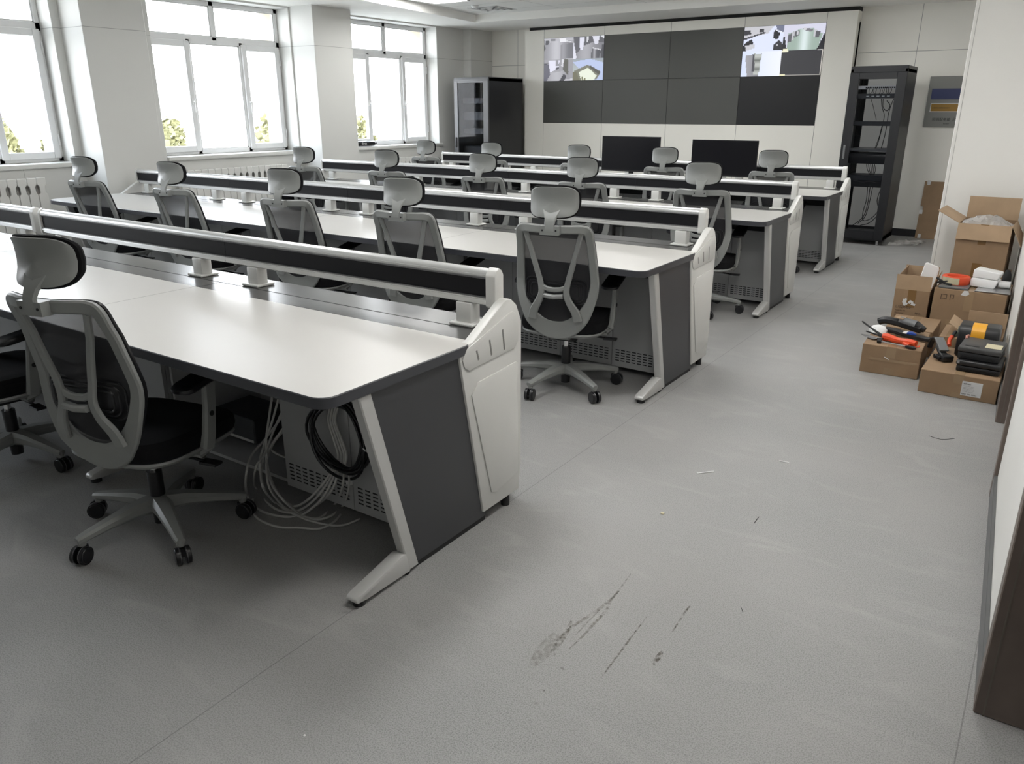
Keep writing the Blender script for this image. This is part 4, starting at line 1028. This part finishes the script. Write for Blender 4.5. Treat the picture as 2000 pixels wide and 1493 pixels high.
tag(cable([(390, 1060, 'f'), (385, 1150, 'f'), (450, 1230, 'f'), (600, 1285, 'f'), (760, 1290, 'f'), (920, 1300, 'f'), (1040, 1250, 'f'), (1100, 1185, 'f')], .0045, m_cableg, LG, GG), 'outermost grey network cable lying in a wide arc on the dark floor')
tag(cable([(500, 780, 1.8), (520, 960, 1.74), (640, 1120, 'f'), (800, 1215, 'f'), (1000, 1268, 'f'), (1120, 1270, 'f'), (1210, 1240, 'f'), (1255, 1220, 'f')], .0045, m_cableg, LG, GG), 'grey network cable on the floor with two clear plugs at its end')
tag(cable([(540, 660, 1.96), (580, 690, 1.96), (640, 715, 1.96), (690, 725, 1.96)], .0048, m_cableg, LG, GG), 'short grey cable crossing the dark opening of the nearest desk')
for k, dx in enumerate((0, 22, 45, 62)):
    cable([(1020 + dx, 300, 1.90), (1000 + dx * .9, 420, 1.895), (1040 + dx, 560, 1.89), (1080 + dx * 1.1, 700, 1.885), (1060 + dx, 830, 1.88)], .0048, m_cableg, 'grey network cable hanging straight down through the black cable coil', 'grey cables inside the black coil')
t = thing('cable_coil', 'thick coil of black cable hanging in front of the nearest desk doors', 'cable coil', tuple(at(665, 850, 1, 1.86)))
c0 = Vector(t.location); random.seed(5)
for k in range(9):
    g = MB(); P = []
    sx = random.uniform(.84, 1.06); sz = random.uniform(.86, 1.05); dz = -.035 * (k / 8) + .01; dx = random.uniform(-.012, .012); ph = random.uniform(0, 6)
    for i in range(28):
        a = 2 * math.pi * i / 28
        P.append((dx + .152 * sx * math.cos(a) , -.002 * k + .012 * math.sin(a * 2 + ph), dz + .155 * sz * math.sin(a) + (.01 if math.sin(a) < 0 else 0)))
    g.tube(P, .0062, n=8, closed=True); g.build('cable_loop', m_cableb, t)
g = MB(); g.tube([(.152 + .024 * math.cos(a), .0 + .03 * math.sin(a), -.012 - .010 * math.cos(a)) for a in [2 * math.pi * i / 14 for i in range(14)]], .0028, n=6, closed=True); tag(g.build('cable_tie', m_white, t), 'white cable tie')
t = thing('ethernet_plug', 'pair of clear ethernet plugs hanging at the door seam below the black coil', 'plug', tuple(at(682, 942, 1, 1.87)))
g = MB(); g.box(-.014, -.002, -.005, .005, -.012, .012); g.box(.003, .015, -.005, .005, -.008, .016); g.build('plug_body', m_white, t, bevel=.001)
# equipment inside the open cabinet
t = thing('equipment_box', 'dark box with a pale front edge inside the open cabinet of the nearest desk', 'equipment', (-3.12, 2.05, .085))
g = MB(); g.box(0, .30, 0, .22, 0, .12); g.build('housing', m_equip, t, bevel=.006)
g = MB(); g.box(.01, .29, -.002, 0, .008, .02); g.build('front_strip', m_silver, t)

# ------------------------------------------------------------------ cartons, tools and cases by the aisle wall
def carton(name, lab, x0, x1, y0, y1, z, rz=0, top=True, flaps=(), tape=True, zt=.0):
    """closed or open carton; base at (x0,y0); flaps = list of (side, length, angle)"""
    t = thing('carton', lab, 'box', (x0, y0, zt), rz, None); W_, D_, t_ = x1 - x0, y1 - y0, .004
    g = MB()
    if top:
        g.box(0, W_, 0, D_, 0, z)
    else:
        g.box(0, W_, 0, t_, 0, z); g.box(0, W_, D_ - t_, D_, 0, z); g.box(0, t_, t_, D_ - t_, 0, z); g.box(W_ - t_, W_, t_, D_ - t_, 0, z); g.box(0, W_, 0, D_, 0, t_)
    body = g.build('body', m_card, t, bevel=.003)
    if tape:
        g = MB(); c = W_ * .5; hw = .026
        if top: g.box(c - hw, c + hw, -.0006, D_ + .0006, z - .0005, z + .0008)
        g.box(c - hw, c + hw, -.0012, 0, z * .62, z + (.0008 if top else 0)); g.build('tape', m_tape if not top else m_clear, t)
        g = MB(); g.box(c - hw, c + hw, -.0012, 0, 0.002, z * .25); g.build('tape', m_tape if not top else m_clear, t)
    for (side, L, ang) in flaps:
        a = R(ang); g = MB()
        if side == 'front': g.box(0, W_, -t_ / 2, t_ / 2, 0, L); o = g.build('flap', [m_cardin], t); o.location = (0, t_ / 2, z); o.rotation_euler = (a, 0, 0)
        if side == 'back': g.box(0, W_, -t_ / 2, t_ / 2, 0, L); o = g.build('flap', [m_cardin], t); o.location = (0, D_ - t_ / 2, z); o.rotation_euler = (a, 0, 0)
        if side == 'left': g.box(-t_ / 2, t_ / 2, .005, D_ - .005, 0, L); o = g.build('flap', [m_cardin], t); o.location = (t_ / 2, 0, z); o.rotation_euler = (0, a, 0)
        if side == 'right': g.box(-t_ / 2, t_ / 2, .005, D_ - .005, 0, L); o = g.build('flap', [m_cardin], t); o.location = (W_ - t_ / 2, 0, z); o.rotation_euler = (0, a, 0)
    return t
# front left flat carton with tools
c1 = carton('c', 'low taped carton with the orange tool on it, leftmost of the aisle-wall pile', -.83, -.505, 5.03, 5.52, .178, R(2))
g = MB(); g.box(.05, .31, -.0015, 0, .085, .10); g.box(.07, .072, -.0018, 0, .03, .16); g.build('tape_seam', m_clear, c1)
g = MB(); g.tube([(.13, -.003, .112), (.15, -.004, .104), (.155, -.003, .098)], .0022, n=6); g.build('torn_edge', m_white, c1)
# front right carton with label
c2 = carton('c', 'low wide carton with a white shipping label, nearest of the aisle-wall pile', -.472, -.082, 4.83, 5.40, .135, R(-1))
g = MB(); g.box(.215, .315, -.0018, 0, .022, .105); lb = g.build('shipping_label', m_paper, c2)
text('marking', 'adtran', .014, m_ink, lb, (.222, -.0022, .088), (R(90), 0, 0))
for k in range(5): text('marking', '-- ------- ----- ------ --- ---'[k:24 + k], .010, m_print, lb, (.220, -.0022, .076 - k * .008), (R(90), 0, 0), sx=.75)
text('marking', '05403  2000  0034-5', .011, m_ink, lb, (.220, -.0022, .028), (R(90), 0, 0), sx=.8)
# small cartons in the gap behind
carton('c', 'low carton showing only its plain top behind the orange tool', -.80, -.515, 5.58, 5.98, .17, 0)
c7 = carton('c', 'small half-open carton between the orange tool and the black cases', -.465, -.345, 5.45, 5.80, .185, 0)
# open carton behind the cases
c8 = carton('c', 'open carton with pale flaps spread, directly behind the yellow-clasped case', -.345, -.128, 5.48, 5.75, .215, 0, top=False, flaps=(('left', .10, -58), ('back', .095, 4)), tape=False)
# tall narrow open carton
c3 = carton('c', 'tall narrow open carton with torn white sticker, left of the big carton stack', -.85, -.625, 6.10, 6.52, .325, R(1), top=False, flaps=(('front', .105, 2), ('back', .105, -2), ('left', .11, 8), ('right', .09, 14)))
text('marking', 'L102X-C2', .026, m_print, c3, (.02, -.0022, .190), (R(90), 0, 0), sx=.9)
for k, s_ in enumerate(('Model No: AB', 'Description', 'Quantity: 1 PC', 'G.W./N.W. KG')): text('marking', s_, .014, m_print, c3, (.02, -.0022, .168 - k * .018), (R(90), 0, 0), sx=.8)
text('marking', 'NO.', .022, m_print, c3, (.15, -.0022, .155), (R(90), 0, 0))
g = MB(); random.seed(9)
for k in range(9):
    a = .06 + .075 * random.random(); c = .215 + .04 * random.random(); g.prism([(a, c), (a + .014, c - .004), (a + .018, c + .01), (a + .004, c + .014)], 'xz', -.0022 - k * .0001, -.0012)
g.prism([(.058, .235), (.07, .21), (.082, .21), (.085, .245), (.065, .262)], 'xz', -.0034, -.0012)
g.build('torn_sticker', m_paper, c3)
t = thing('foam_sheet', 'creased white foam sheet sticking out of the tall narrow open carton', 'foam', (-.78, 6.29, .18))
g = MB(); g.prism([(0.02, 0), (.13, 0), (.166, .275), (.158, .292), (.085, .318), (.07, .312)], 'xz', 0, .016)
o = g.build('sheet', m_white, t, bevel=.004)
g = MB(); g.box(0, .09, -.05, .0, .08, .11); g.build('offcut', m_white, t, bevel=.006)
# big closed carton with the small things on top
c4 = carton('c', 'big square carton carrying the orange tape roll and white holder', -.60, -.165, 6.08, 6.50, .365, R(-1))
text('marking', '口卩', .045, m_print, c4, (.04, -.0022, .295), (R(90), 0, 0), sx=1.1)
g = MB(); g.box(.10, .17, -.002, 0, .12, .155); g.build('clear_patch', m_clear, c4)
g = MB(); g.prism([(.165, .335), (.195, .33), (.215, .345), (.205, .367), (.18, .367)], 'xz', -.0026, -.001); g.build('torn_sticker', m_paper, c4)
# carton stack behind: lower and upper
carton('c', 'plain carton standing under the tall open carton, hidden behind the big square one', -.585, -.20, 6.62, 7.10, .37, 0)
c5 = carton('c', 'tall open carton with a plastic bag in it, highest of the aisle-wall pile', -.575, -.235, 6.62, 7.02, .38, R(-1.5), top=False, flaps=(('front', .115, 168), ('back', .16, -4), ('left', .17, -62), ('right', .16, 152)), zt=.372)
g = MB(); g.box(.135, .185, -.0014, 0, .0, .10); g.build('tape', m_tape, c5)
t = thing('plastic_bag', 'crumpled clear plastic bag stuffed in the highest open carton', 'bag', (-.40, 6.78, .70))
random.seed(11); g = MB(); nn = 16
hh = [[random.uniform(-.012, .012) for _ in range(nn + 1)] for _ in range(nn + 1)]
g.grid(lambda a, c: (-.16 + .32 * a, -.13 + .26 * c + hh[int(a * nn)][int(c * nn)], .03 + .10 * math.sin(math.pi * min(1, a * .9 + .12)) * (0.45 + .55 * a) * math.sin(math.pi * (c * .9 + .05)) + hh[int(c * nn)][int(a * nn)]), nn, nn)
g.build('bag_film', m_film, t)

# things on the big carton (top z .367)
ZT = .368
def flat(name, lab, cat, P, z, h, m, bev=.002):
    g = MB(); g.prism(P, 'xy', z, z + h); o = g.build(name, m, None, bevel=bev); return tag(o, lab, cat)
flat('steel_plate', 'grey steel plate under the orange tape roll', 'plate', [(-.58, 6.09), (-.40, 6.09), (-.40, 6.40), (-.57, 6.40)], ZT, .012, m_toolgrey)
flat('steel_plate', 'bent pale grey plate under the white holder', 'plate', [(-.36, 6.08), (-.15, 6.08), (-.17, 6.46), (-.34, 6.44)], ZT, .008, m_steel)
t = thing('tape_roll', 'thick orange-red roll of tape with a cream label, on the big carton', 'tape roll', (-.495, 6.24, ZT + .013))
g = MB(); n = 36
def rg(r_, z): return [(r_ * math.cos(2 * math.pi * i / n), r_ * math.sin(2 * math.pi * i / n) * 1.0, z) for i in range(n)]
g.rings([rg(.062, 0), rg(.085, 0), rg(.088, .005), rg(.088, .048), rg(.085, .053), rg(.062, .053), rg(.060, .048), rg(.060, .003), rg(.062, 0)], cap=False); g.build('roll', m_orange, t)
g = MB(); g.tube([(.0885 * math.cos(a), .0885 * math.sin(a), .027) for a in [R(d_) for d_ in range(-150, -60, 6)]], .001, n=4)
g = MB(); aa = [R(d_) for d_ in range(-155, -70, 6)]
g.add([(.0892 * math.cos(a), .0892 * math.sin(a), .004) for a in aa] + [(.0892 * math.cos(a), .0892 * math.sin(a), .049) for a in aa], [(i, i + 1, len(aa) + i + 1, len(aa) + i) for i in range(len(aa) - 1)], 0, True)
g.build('label', m_cream, t)
t = thing('hand_tool', 'small black pliers-like tool leaning on the orange tape roll', 'tool', (-.575, 6.14, ZT + .012))
g = MB(); g.tube([(-.03, 0, .045), (0, -.01, .03), (.03, -.012, .012), (.07, -.012, .008)], .007, n=8); g.tube([(-.03, -.005, .01), (0, -.012, .02), (.04, -.016, .03)], .006, n=8); g.cyl((.0, -.02, .022), (.0, -.002, .022), .014); g.build('handles', m_rubber, t)
t = thing('paper_holder', 'white plastic clam-shaped holder lying on the big carton', 'holder', (-.405, 6.22, ZT + .012), R(-8))
g = MB(); g.prism([(0, .0), (.02, -.004), (.15, -.004), (.165, .045), (.158, .052), (.01, .058), (0, .045)], 'xz', 0, .12); g.build('lower_shell', m_white, t, bevel=.006, segs=2)
g = MB(); g.prism([(.008, .060), (.16, .054), (.172, .095), (.165, .103), (.02, .118), (.01, .110)], 'xz', 0, .12); g.build('upper_shell', m_white, t, bevel=.010, segs=3)
t = thing('thread_spool', 'white ribbed spool at the right end of the big carton', 'spool', (-.235, 6.26, ZT + .034))
g = MB()
for k in range(8): g.cyl((k * .0085, 0, 0), (k * .0085 + .006, 0, 0), .024, n=18); g.cyl((k * .0085 + .006, 0, 0), (k * .0085 + .0085, 0, 0), .0215, n=18)
g.build('spool_body', m_white, t)
t = thing('cloth_bag', 'small black pouch standing behind the white spool', 'pouch', (-.20, 6.42, ZT + .009))
g = MB(); g.rings([[(.028 * s_ * math.cos(a), .02 * s_ * math.sin(a), z) for a in [2 * math.pi * i / 14 for i in range(14)]] for z, s_ in ((0, .9), (.03, 1), (.07, .85), (.10, .4))]); g.build('pouch', m_rubber, t)

# tool cases on the nearest carton
def case(name, lab, x0, x1, y0, y1, z0, z1, mtop, rz, split=.45, kind=0):
    t = thing('tool_case', lab, 'tool case', (x0, y0, z0), rz); W_, D_, h = x1 - x0, y1 - y0, z1 - z0
    g = MB(); g.box(0.004, W_ - .004, .004, D_, 0, h * split); g.build('case_base', m_case, t, bevel=.006, segs=2)
    g = MB(); g.box(0, W_, 0, D_, h * split + .0015, h); lid = g.build('case_lid', mtop, t, bevel=.010, segs=3)
    g = MB()
    for k in range(3): g.box(.02, W_ - .02, -.0008, .004, h * (.12 + .1 * k) - .001, h * (.12 + .1 * k) + .001)
    g.build('rib', m_case, t); return t, lid, W_, D_, h
t, lid, W_, D_, h = case('c', 'black ribbed tool case at the bottom of the case pile', -.312, -.090, 4.90, 5.14, .1365, .200, m_case, R(-2), .5)
g = MB(); g.box(.006, .018, -.003, .002, .045, .058); g.build('latch', m_steel, t)
t, lid, W_, D_, h = case('c', 'black tool case with worn grey lid and cream label, middle of the case pile', -.318, -.105, 4.93, 5.19, .201, .272, m_casegrey, R(-3), .55)
g = MB(); g.box(.125, .205, .05, .15, h, h + .001); g.build('cream_label', m_cream, t)
g = MB(); g.box(.03, .10, .035, .05, h, h + .0012); g.build('lid_slot', m_slot, t)
g = MB(); g.tube([(.012, .20, h), (.008, .215, h + .012), (.015, .235, h + .012), (.02, .24, h)], .006, n=8); g.build('lid_loop', mat('pink_plastic', (.55, .25, .2), .5), t)
t = thing('tool_case', 'black rounded tool case with a yellow clasp, topmost at the back of the case pile', 'tool case', (-.352, 5.22, .137), R(-1))
g = MB(); g.prism([(0, 0), (.22, 0), (.22, .12), (.205, .16), (.17, .185), (.04, .185), (.01, .165), (0, .13)], 'yz', 0, .212); g.build('case_body', m_case, t, bevel=.012, segs=3)
g = MB(); g.prism([(-.006, .10), (.01, .10), (.01, .155), (.045, .188), (.10, .188), (.10, .193), (.04, .193), (.0, .165), (-.006, .135)], 'yz', .068, .140); cl = g.build('clasp', m_yellow, t, bevel=.002)
g = MB(); g.box(.080, .128, -.008, -.006, .105, .122); g.build('clasp_label', m_cream, cl)
# power tool lying on the left carton
def cap_tube(name, P, r_, m, parent): g = MB(); g.tube(P, r_, n=10); return g.build(name, m, parent)
ZB = .179
t = thing('grass_shears', 'orange-handled long tool lying on the low left carton', 'tool', (-.74, 5.17, ZB + .022), R(-25))
cap_tube('handle', catmull([(0, 0, .0), (.03, 0, .004), (.09, .0, .0), (.15, 0, .006), (.20, .0, .008), (.215, 0, .008)], 4), [.024] * 4 + [.022] * 4 + [.018] * 4 + [.020] * 4 + [.018] * 4 + [.012], m_orange, t)
cap_tube('pistol_grip', catmull([(.13, 0, .0), (.16, -.02, -.004), (.19, -.03, -.006)], 3), .012, m_orange, t)
cap_tube('rod', [(-.20, .055, .045), (-.10, .026, .022), (0, 0, .0)], [.0055, .006, .009], m_rubber, t)
cap_tube('lower_rod', [(-.14, .02, .0), (-.06, .008, .0), (0, -.004, -.004)], [.004, .005, .006], m_rubber, t)
t = thing('screwdriver', 'thin steel screwdriver with black ends in front of the orange handle', 'screwdriver', (-.76, 5.09, ZB + .012), R(-12))
cap_tube('shaft', [(0.02, 0, 0), (.17, 0, 0)], .004, m_steel, t); cap_tube('black_end', [(0, 0, 0), (.022, 0, 0)], .012, m_rubber, t); cap_tube('handle', [(.165, 0, 0), (.175, 0, 0), (.21, 0, 0), (.225, 0, 0)], [.006, .010, .010, .006], m_rubber, t)
cap_tube('red_wire', catmull([(.2, .01, .0), (.22, .02, .004), (.24, .015, .01), (.23, .03, .012)], 4), .003, m_orange, t)
t = thing('clamp_bar', 'long black bar lying from the white gloves to the grey clamp', 'bar', (-.76, 5.345, ZB + .018), R(-17))
g = MB(); g.ribbon([(0, 0, .01), (.06, 0, .012), (.14, 0, .002), (.28, 0, .002)], [.045, .05, .04, .04], [.03, .03, .026, .026], (0, 0, 1)); g.build('bar_body', m_rubber, t)
g = MB(); g.box(.115, .140, -.022, .02, .014, .020, 0); g.prism([(.142, -.022), (.20, -.018), (.16, .02), (.142, .02)], 'xy', .014, .024, 1); g.build('label', [m_white, m_blue], t)
t = thing('bar_clamp', 'grey and black clamp head hanging over the edge toward the near carton', 'clamp', (-.475, 5.19, .187), R(-52))
g = MB(); g.ribbon(catmull([(-.03, .01, -.02), (-.01, .008, .03), (.03, 0, .052), (.07, 0, .045), (.12, -.01, .0), (.16, -.01, -.02)], 4), [.03] * 10 + [.045] * 11, .02, (0, 0, 1)); g.build('clamp_arm', m_case, t)
g = MB(); g.ribbon([(.06, 0, .062), (.10, -.003, .04), (.145, -.008, .008)], .052, .012, (0, 0, 1)); g.build('grey_plate', m_toolgrey, t)
g = MB(); g.box(.12, .19, -.035, .03, -.048, -.012); g.cyl((.12, -.05, -.03), (.12, -.02, -.03), .014); g.cyl((.155, -.055, -.03), (.155, -.03, -.03), .012); g.build('jaw', m_case, t, bevel=.006, segs=2)
t = thing('cordless_tool', 'black power tool with a grey motor housing, back left of the pile', 'tool', (-.83, 5.50, ZB + .035), R(-14))
g = MB(); g.ribbon(catmull([(0, 0, .0), (.04, 0, .018), (.12, 0, .018), (.20, 0, .008), (.27, 0, .0)], 3), [.04, .05, .05, .05, .05, .05, .055, .055, .055, .06, .06, .06, .06], .045, (0, 0, 1)); g.build('body', m_case, t)
g = MB(); g.cyl((.13, 0, .032), (.235, 0, .02), .028, .030, n=16); g.build('motor_housing', m_toolgrey, t)
g = MB(); g.cyl((.235, 0, .018), (.29, 0, .0), .031, .018, n=16); g.build('nose', m_case, t)
g = MB(); g.box(.11, .16, -.03, .03, .050, .056); g.build('tan_flap', m_cardin, t)
t = thing('work_gloves', 'white crumpled work gloves under the black bar on the left carton', 'gloves', (-.80, 5.33, ZB))
random.seed(2); g = MB(); g.rings([[((.055 + random.uniform(-.008, .008)) * s_ * math.cos(a), (.05 + random.uniform(-.008, .008)) * s_ * math.sin(a), z) for a in [2 * math.pi * i / 16 for i in range(16)]] for z, s_ in ((0, .9), (.012, 1.05), (.03, .95), (.045, .7), (.052, .3))]); g.build('gloves', m_white, t)
t = thing('trowel', 'pale steel trowel blade jutting from under the rods at the carton corner', 'trowel', (-.80, 5.17, ZB + .006), R(150))
g = MB(); g.prism([(-.03, -.03), (.05, -.022), (.09, 0), (.05, .022), (-.03, .03)], 'xy', 0, .003); g.build('blade', m_steel, t); cap_tube('tang', [(-.03, 0, .003), (-.07, 0, .012)], .005, m_rubber, t)
t = thing('pruning_shears', 'red-handled pliers standing between the open cartons and black cases', 'pliers', (-.375, 5.30, .187), R(80))
cap_tube('red_handle', catmull([(-.06, .0, .0), (-.03, .012, .02), (0.0, .008, .045)], 3), .012, m_orange, t); cap_tube('jaws', [(0, .008, .045), (.03, 0, .07)], .010, m_rubber, t); cap_tube('green_handle', catmull([(.01, .0, .045), (.05, -.01, .06), (.08, -.006, .09)], 3), .010, mat('olive', (.09, .11, .08), .5), t)

# ------------------------------------------------------------------ litter and marks on the floor
def stick(px0, py0, px1, py1, r_, m, lab, name='cable_offcut', cat='offcut', bend=0.0):
    a = at(px0, py0, 2, r_); c = at(px1, py1, 2, r_); mid = (a + c) / 2 + Vector((0, bend, 0))
    g = MB(); g.tube(catmull([a, mid, c], 4), r_, n=6); return tag(g.build(name, m), lab, cat)
stick(1361, 925, 1395, 921, .0025, m_white, 'longer white cable offcut lying on the open floor')
stick(1522, 900, 1541, 904, .0022, m_white, 'shorter white cable offcut lying on the open floor')
stick(1473, 1022, 1482, 1010, .0012, m_rubber, 'short dark sliver lying on the middle of the aisle floor', 'sliver', 'debris')
stick(1448, 1188, 1451, 1196, .001, m_rubber, 'tiny dark sliver on the floor right of the brown smears', 'sliver', 'debris')
stick(1815, 852, 1864, 857, .0012, m_rubber, 'thin black curved wire on the floor in front of the cartons', 'wire', 'wire', -.03)
g = MB(); a = at(1294, 1004, 2, 0); g.box(a.x - .008, a.x + .006, a.y - .006, a.y + .008, 0, .004); tag(g.build('crumb', m_cream, bevel=.001), 'cream crumb on the floor beside the nearest desk', 'debris')
g = MB(); a = at(595, 1438, 2, 0); g.box(a.x - .003, a.x + .003, a.y - .003, a.y + .003, 0, .003); tag(g.build('crumb', m_white, bevel=.001), 'tiny white crumb at the bottom of the picture', 'debris')
def stain_mat(nm, col, fac):
    m = bpy.data.materials.new(nm); m.use_nodes = True; n = m.node_tree.nodes; l = m.node_tree.links; b_ = n['Principled BSDF']
    b_.inputs['Base Color'].default_value = (*col, 1); b_.inputs['Roughness'].default_value = .6
    t_ = n.new('ShaderNodeTexCoord'); x = n.new('ShaderNodeTexNoise'); x.inputs['Scale'].default_value = 70; x.inputs['Detail'].default_value = 4; l.new(t_.outputs['Object'], x.inputs['Vector'])
    r_ = n.new('ShaderNodeMapRange'); l.new(x.outputs['Fac'], r_.inputs['Value']); r_.inputs['From Min'].default_value = .38; r_.inputs['From Max'].default_value = .62; r_.inputs['To Min'].default_value = 0; r_.inputs['To Max'].default_value = fac
    tr = n.new('ShaderNodeBsdfTransparent'); mx = n.new('ShaderNodeMixShader'); l.new(r_.outputs[0], mx.inputs[0]); l.new(tr.outputs[0], mx.inputs[1]); l.new(b_.outputs[0], mx.inputs[2]); l.new(mx.outputs[0], n['Material Output'].inputs[0]); return m
m_st = stain_mat('smear_brown', (.13, .115, .075), .42); m_st2 = stain_mat('smear_dark', (.09, .07, .045), .65)
def smear(pts, w_, m, z=.0006):
    P = [at(1000 + x / 3.798, 1100 + y / 3.798, 2, z) for x, y in pts]; P = catmull(P, 5); n = len(P); g = MB(); vs = []
    for i, p in enumerate(P):
        d = (P[min(i + 1, n - 1)] - P[max(i - 1, 0)]).normalized(); s_ = Vector((-d.y, d.x, 0)); ww = w_ * (.25 + .75 * math.sin(math.pi * (i + .5) / n)) / 2
        vs += [p + s_ * ww, p - s_ * ww]
    g.add(vs, [(2 * i, 2 * i + 1, 2 * i + 3, 2 * i + 2) for i in range(n - 1)]); return g, m
t = thing('floor_stain', 'brown shoe smears trailing over the floor in the foreground', 'stain')
for pts, w_, m in (([(880, 80), (780, 220), (700, 300), (560, 400), (450, 470), (350, 560), (290, 660)], .012, m_st), ([(800, 200), (740, 270), (700, 350), (600, 460), (520, 550), (420, 640)], .010, m_st), ([(660, 340), (560, 440), (430, 580)], .005, m_st),
                   ([(440, 430), (400, 520), (340, 610), (310, 690)], .018, m_st), ([(1000, 400), (900, 530), (820, 640), (700, 800), (665, 850)], .006, m_st2), ([(1330, 310), (1280, 370), (1185, 520)], .007, m_st2), ([(1115, 655), (1085, 700), (1050, 755)], .016, m_st2),
                   ([(360, 775), (395, 790)], .012, m_st2), ([(200, 945), (245, 950)], .010, m_st2), ([(160, 1045), (200, 1050)], .014, m_st), ([(330, 520), (250, 640), (150, 760)], .05, stain_mat('smear_faint', (.16, .14, .10), .25))):
    g, m = smear(pts, w_, m); g.build('smear', m, t, recalc=False)

# ------------------------------------------------------------------ outside
b = MB(); b.box(-140, XO - .5, -80, 140, -4.2, -4.0); o = b.build('yard_ground', m_ground); struct(o)
def tree(x, y, h, rad, seed, lab):
    random.seed(seed); t = thing('tree', lab, 'tree', (x, y, -4.0), 0, 'trees outside the windows')
    g = MB(); g.cyl((0, 0, 0), (0, 0, h * .5), .14, .07, n=8); g.build('trunk', m_trunk, t)
    g = MB()
    for k in range(1300):
        while True:
            a, c, d = random.uniform(-1, 1), random.uniform(-1, 1), random.uniform(-1, 1)
            if a * a + c * c + d * d <= 1: break
        rr = rad * (1 - .35 * max(0, d)); p = Vector((a * rr, c * rr, h * .58 + d * h * .42)); s_ = random.uniform(.08, .17)
        u = Vector((random.uniform(-1, 1), random.uniform(-1, 1), random.uniform(-1, 1))).normalized() * s_; v = u.orthogonal().normalized() * s_
        g.add([p - u, p + v, p + u, p - v], [(0, 1, 2, 3)])
    g.build('foliage', m_leaf, t, recalc=False)
tree(-30, 13.1, 5.4, .85, 1, 'pale sunlit tree seen small through the leftmost window')
tree(-30, 14.9, 5.1, .7, 2, 'smaller pale tree at the right of the leftmost window')
tree(-30, 19.5, 5.4, 1.0, 3, 'pale tree seen through the left casement of the middle window')
tree(-30, 24.7, 5.6, 1.3, 4, 'pale tree seen through the right casement of the middle window')
tree(-30, 30.3, 5.2, 1.0, 5, 'pale tree seen through the left casement of the farthest window')
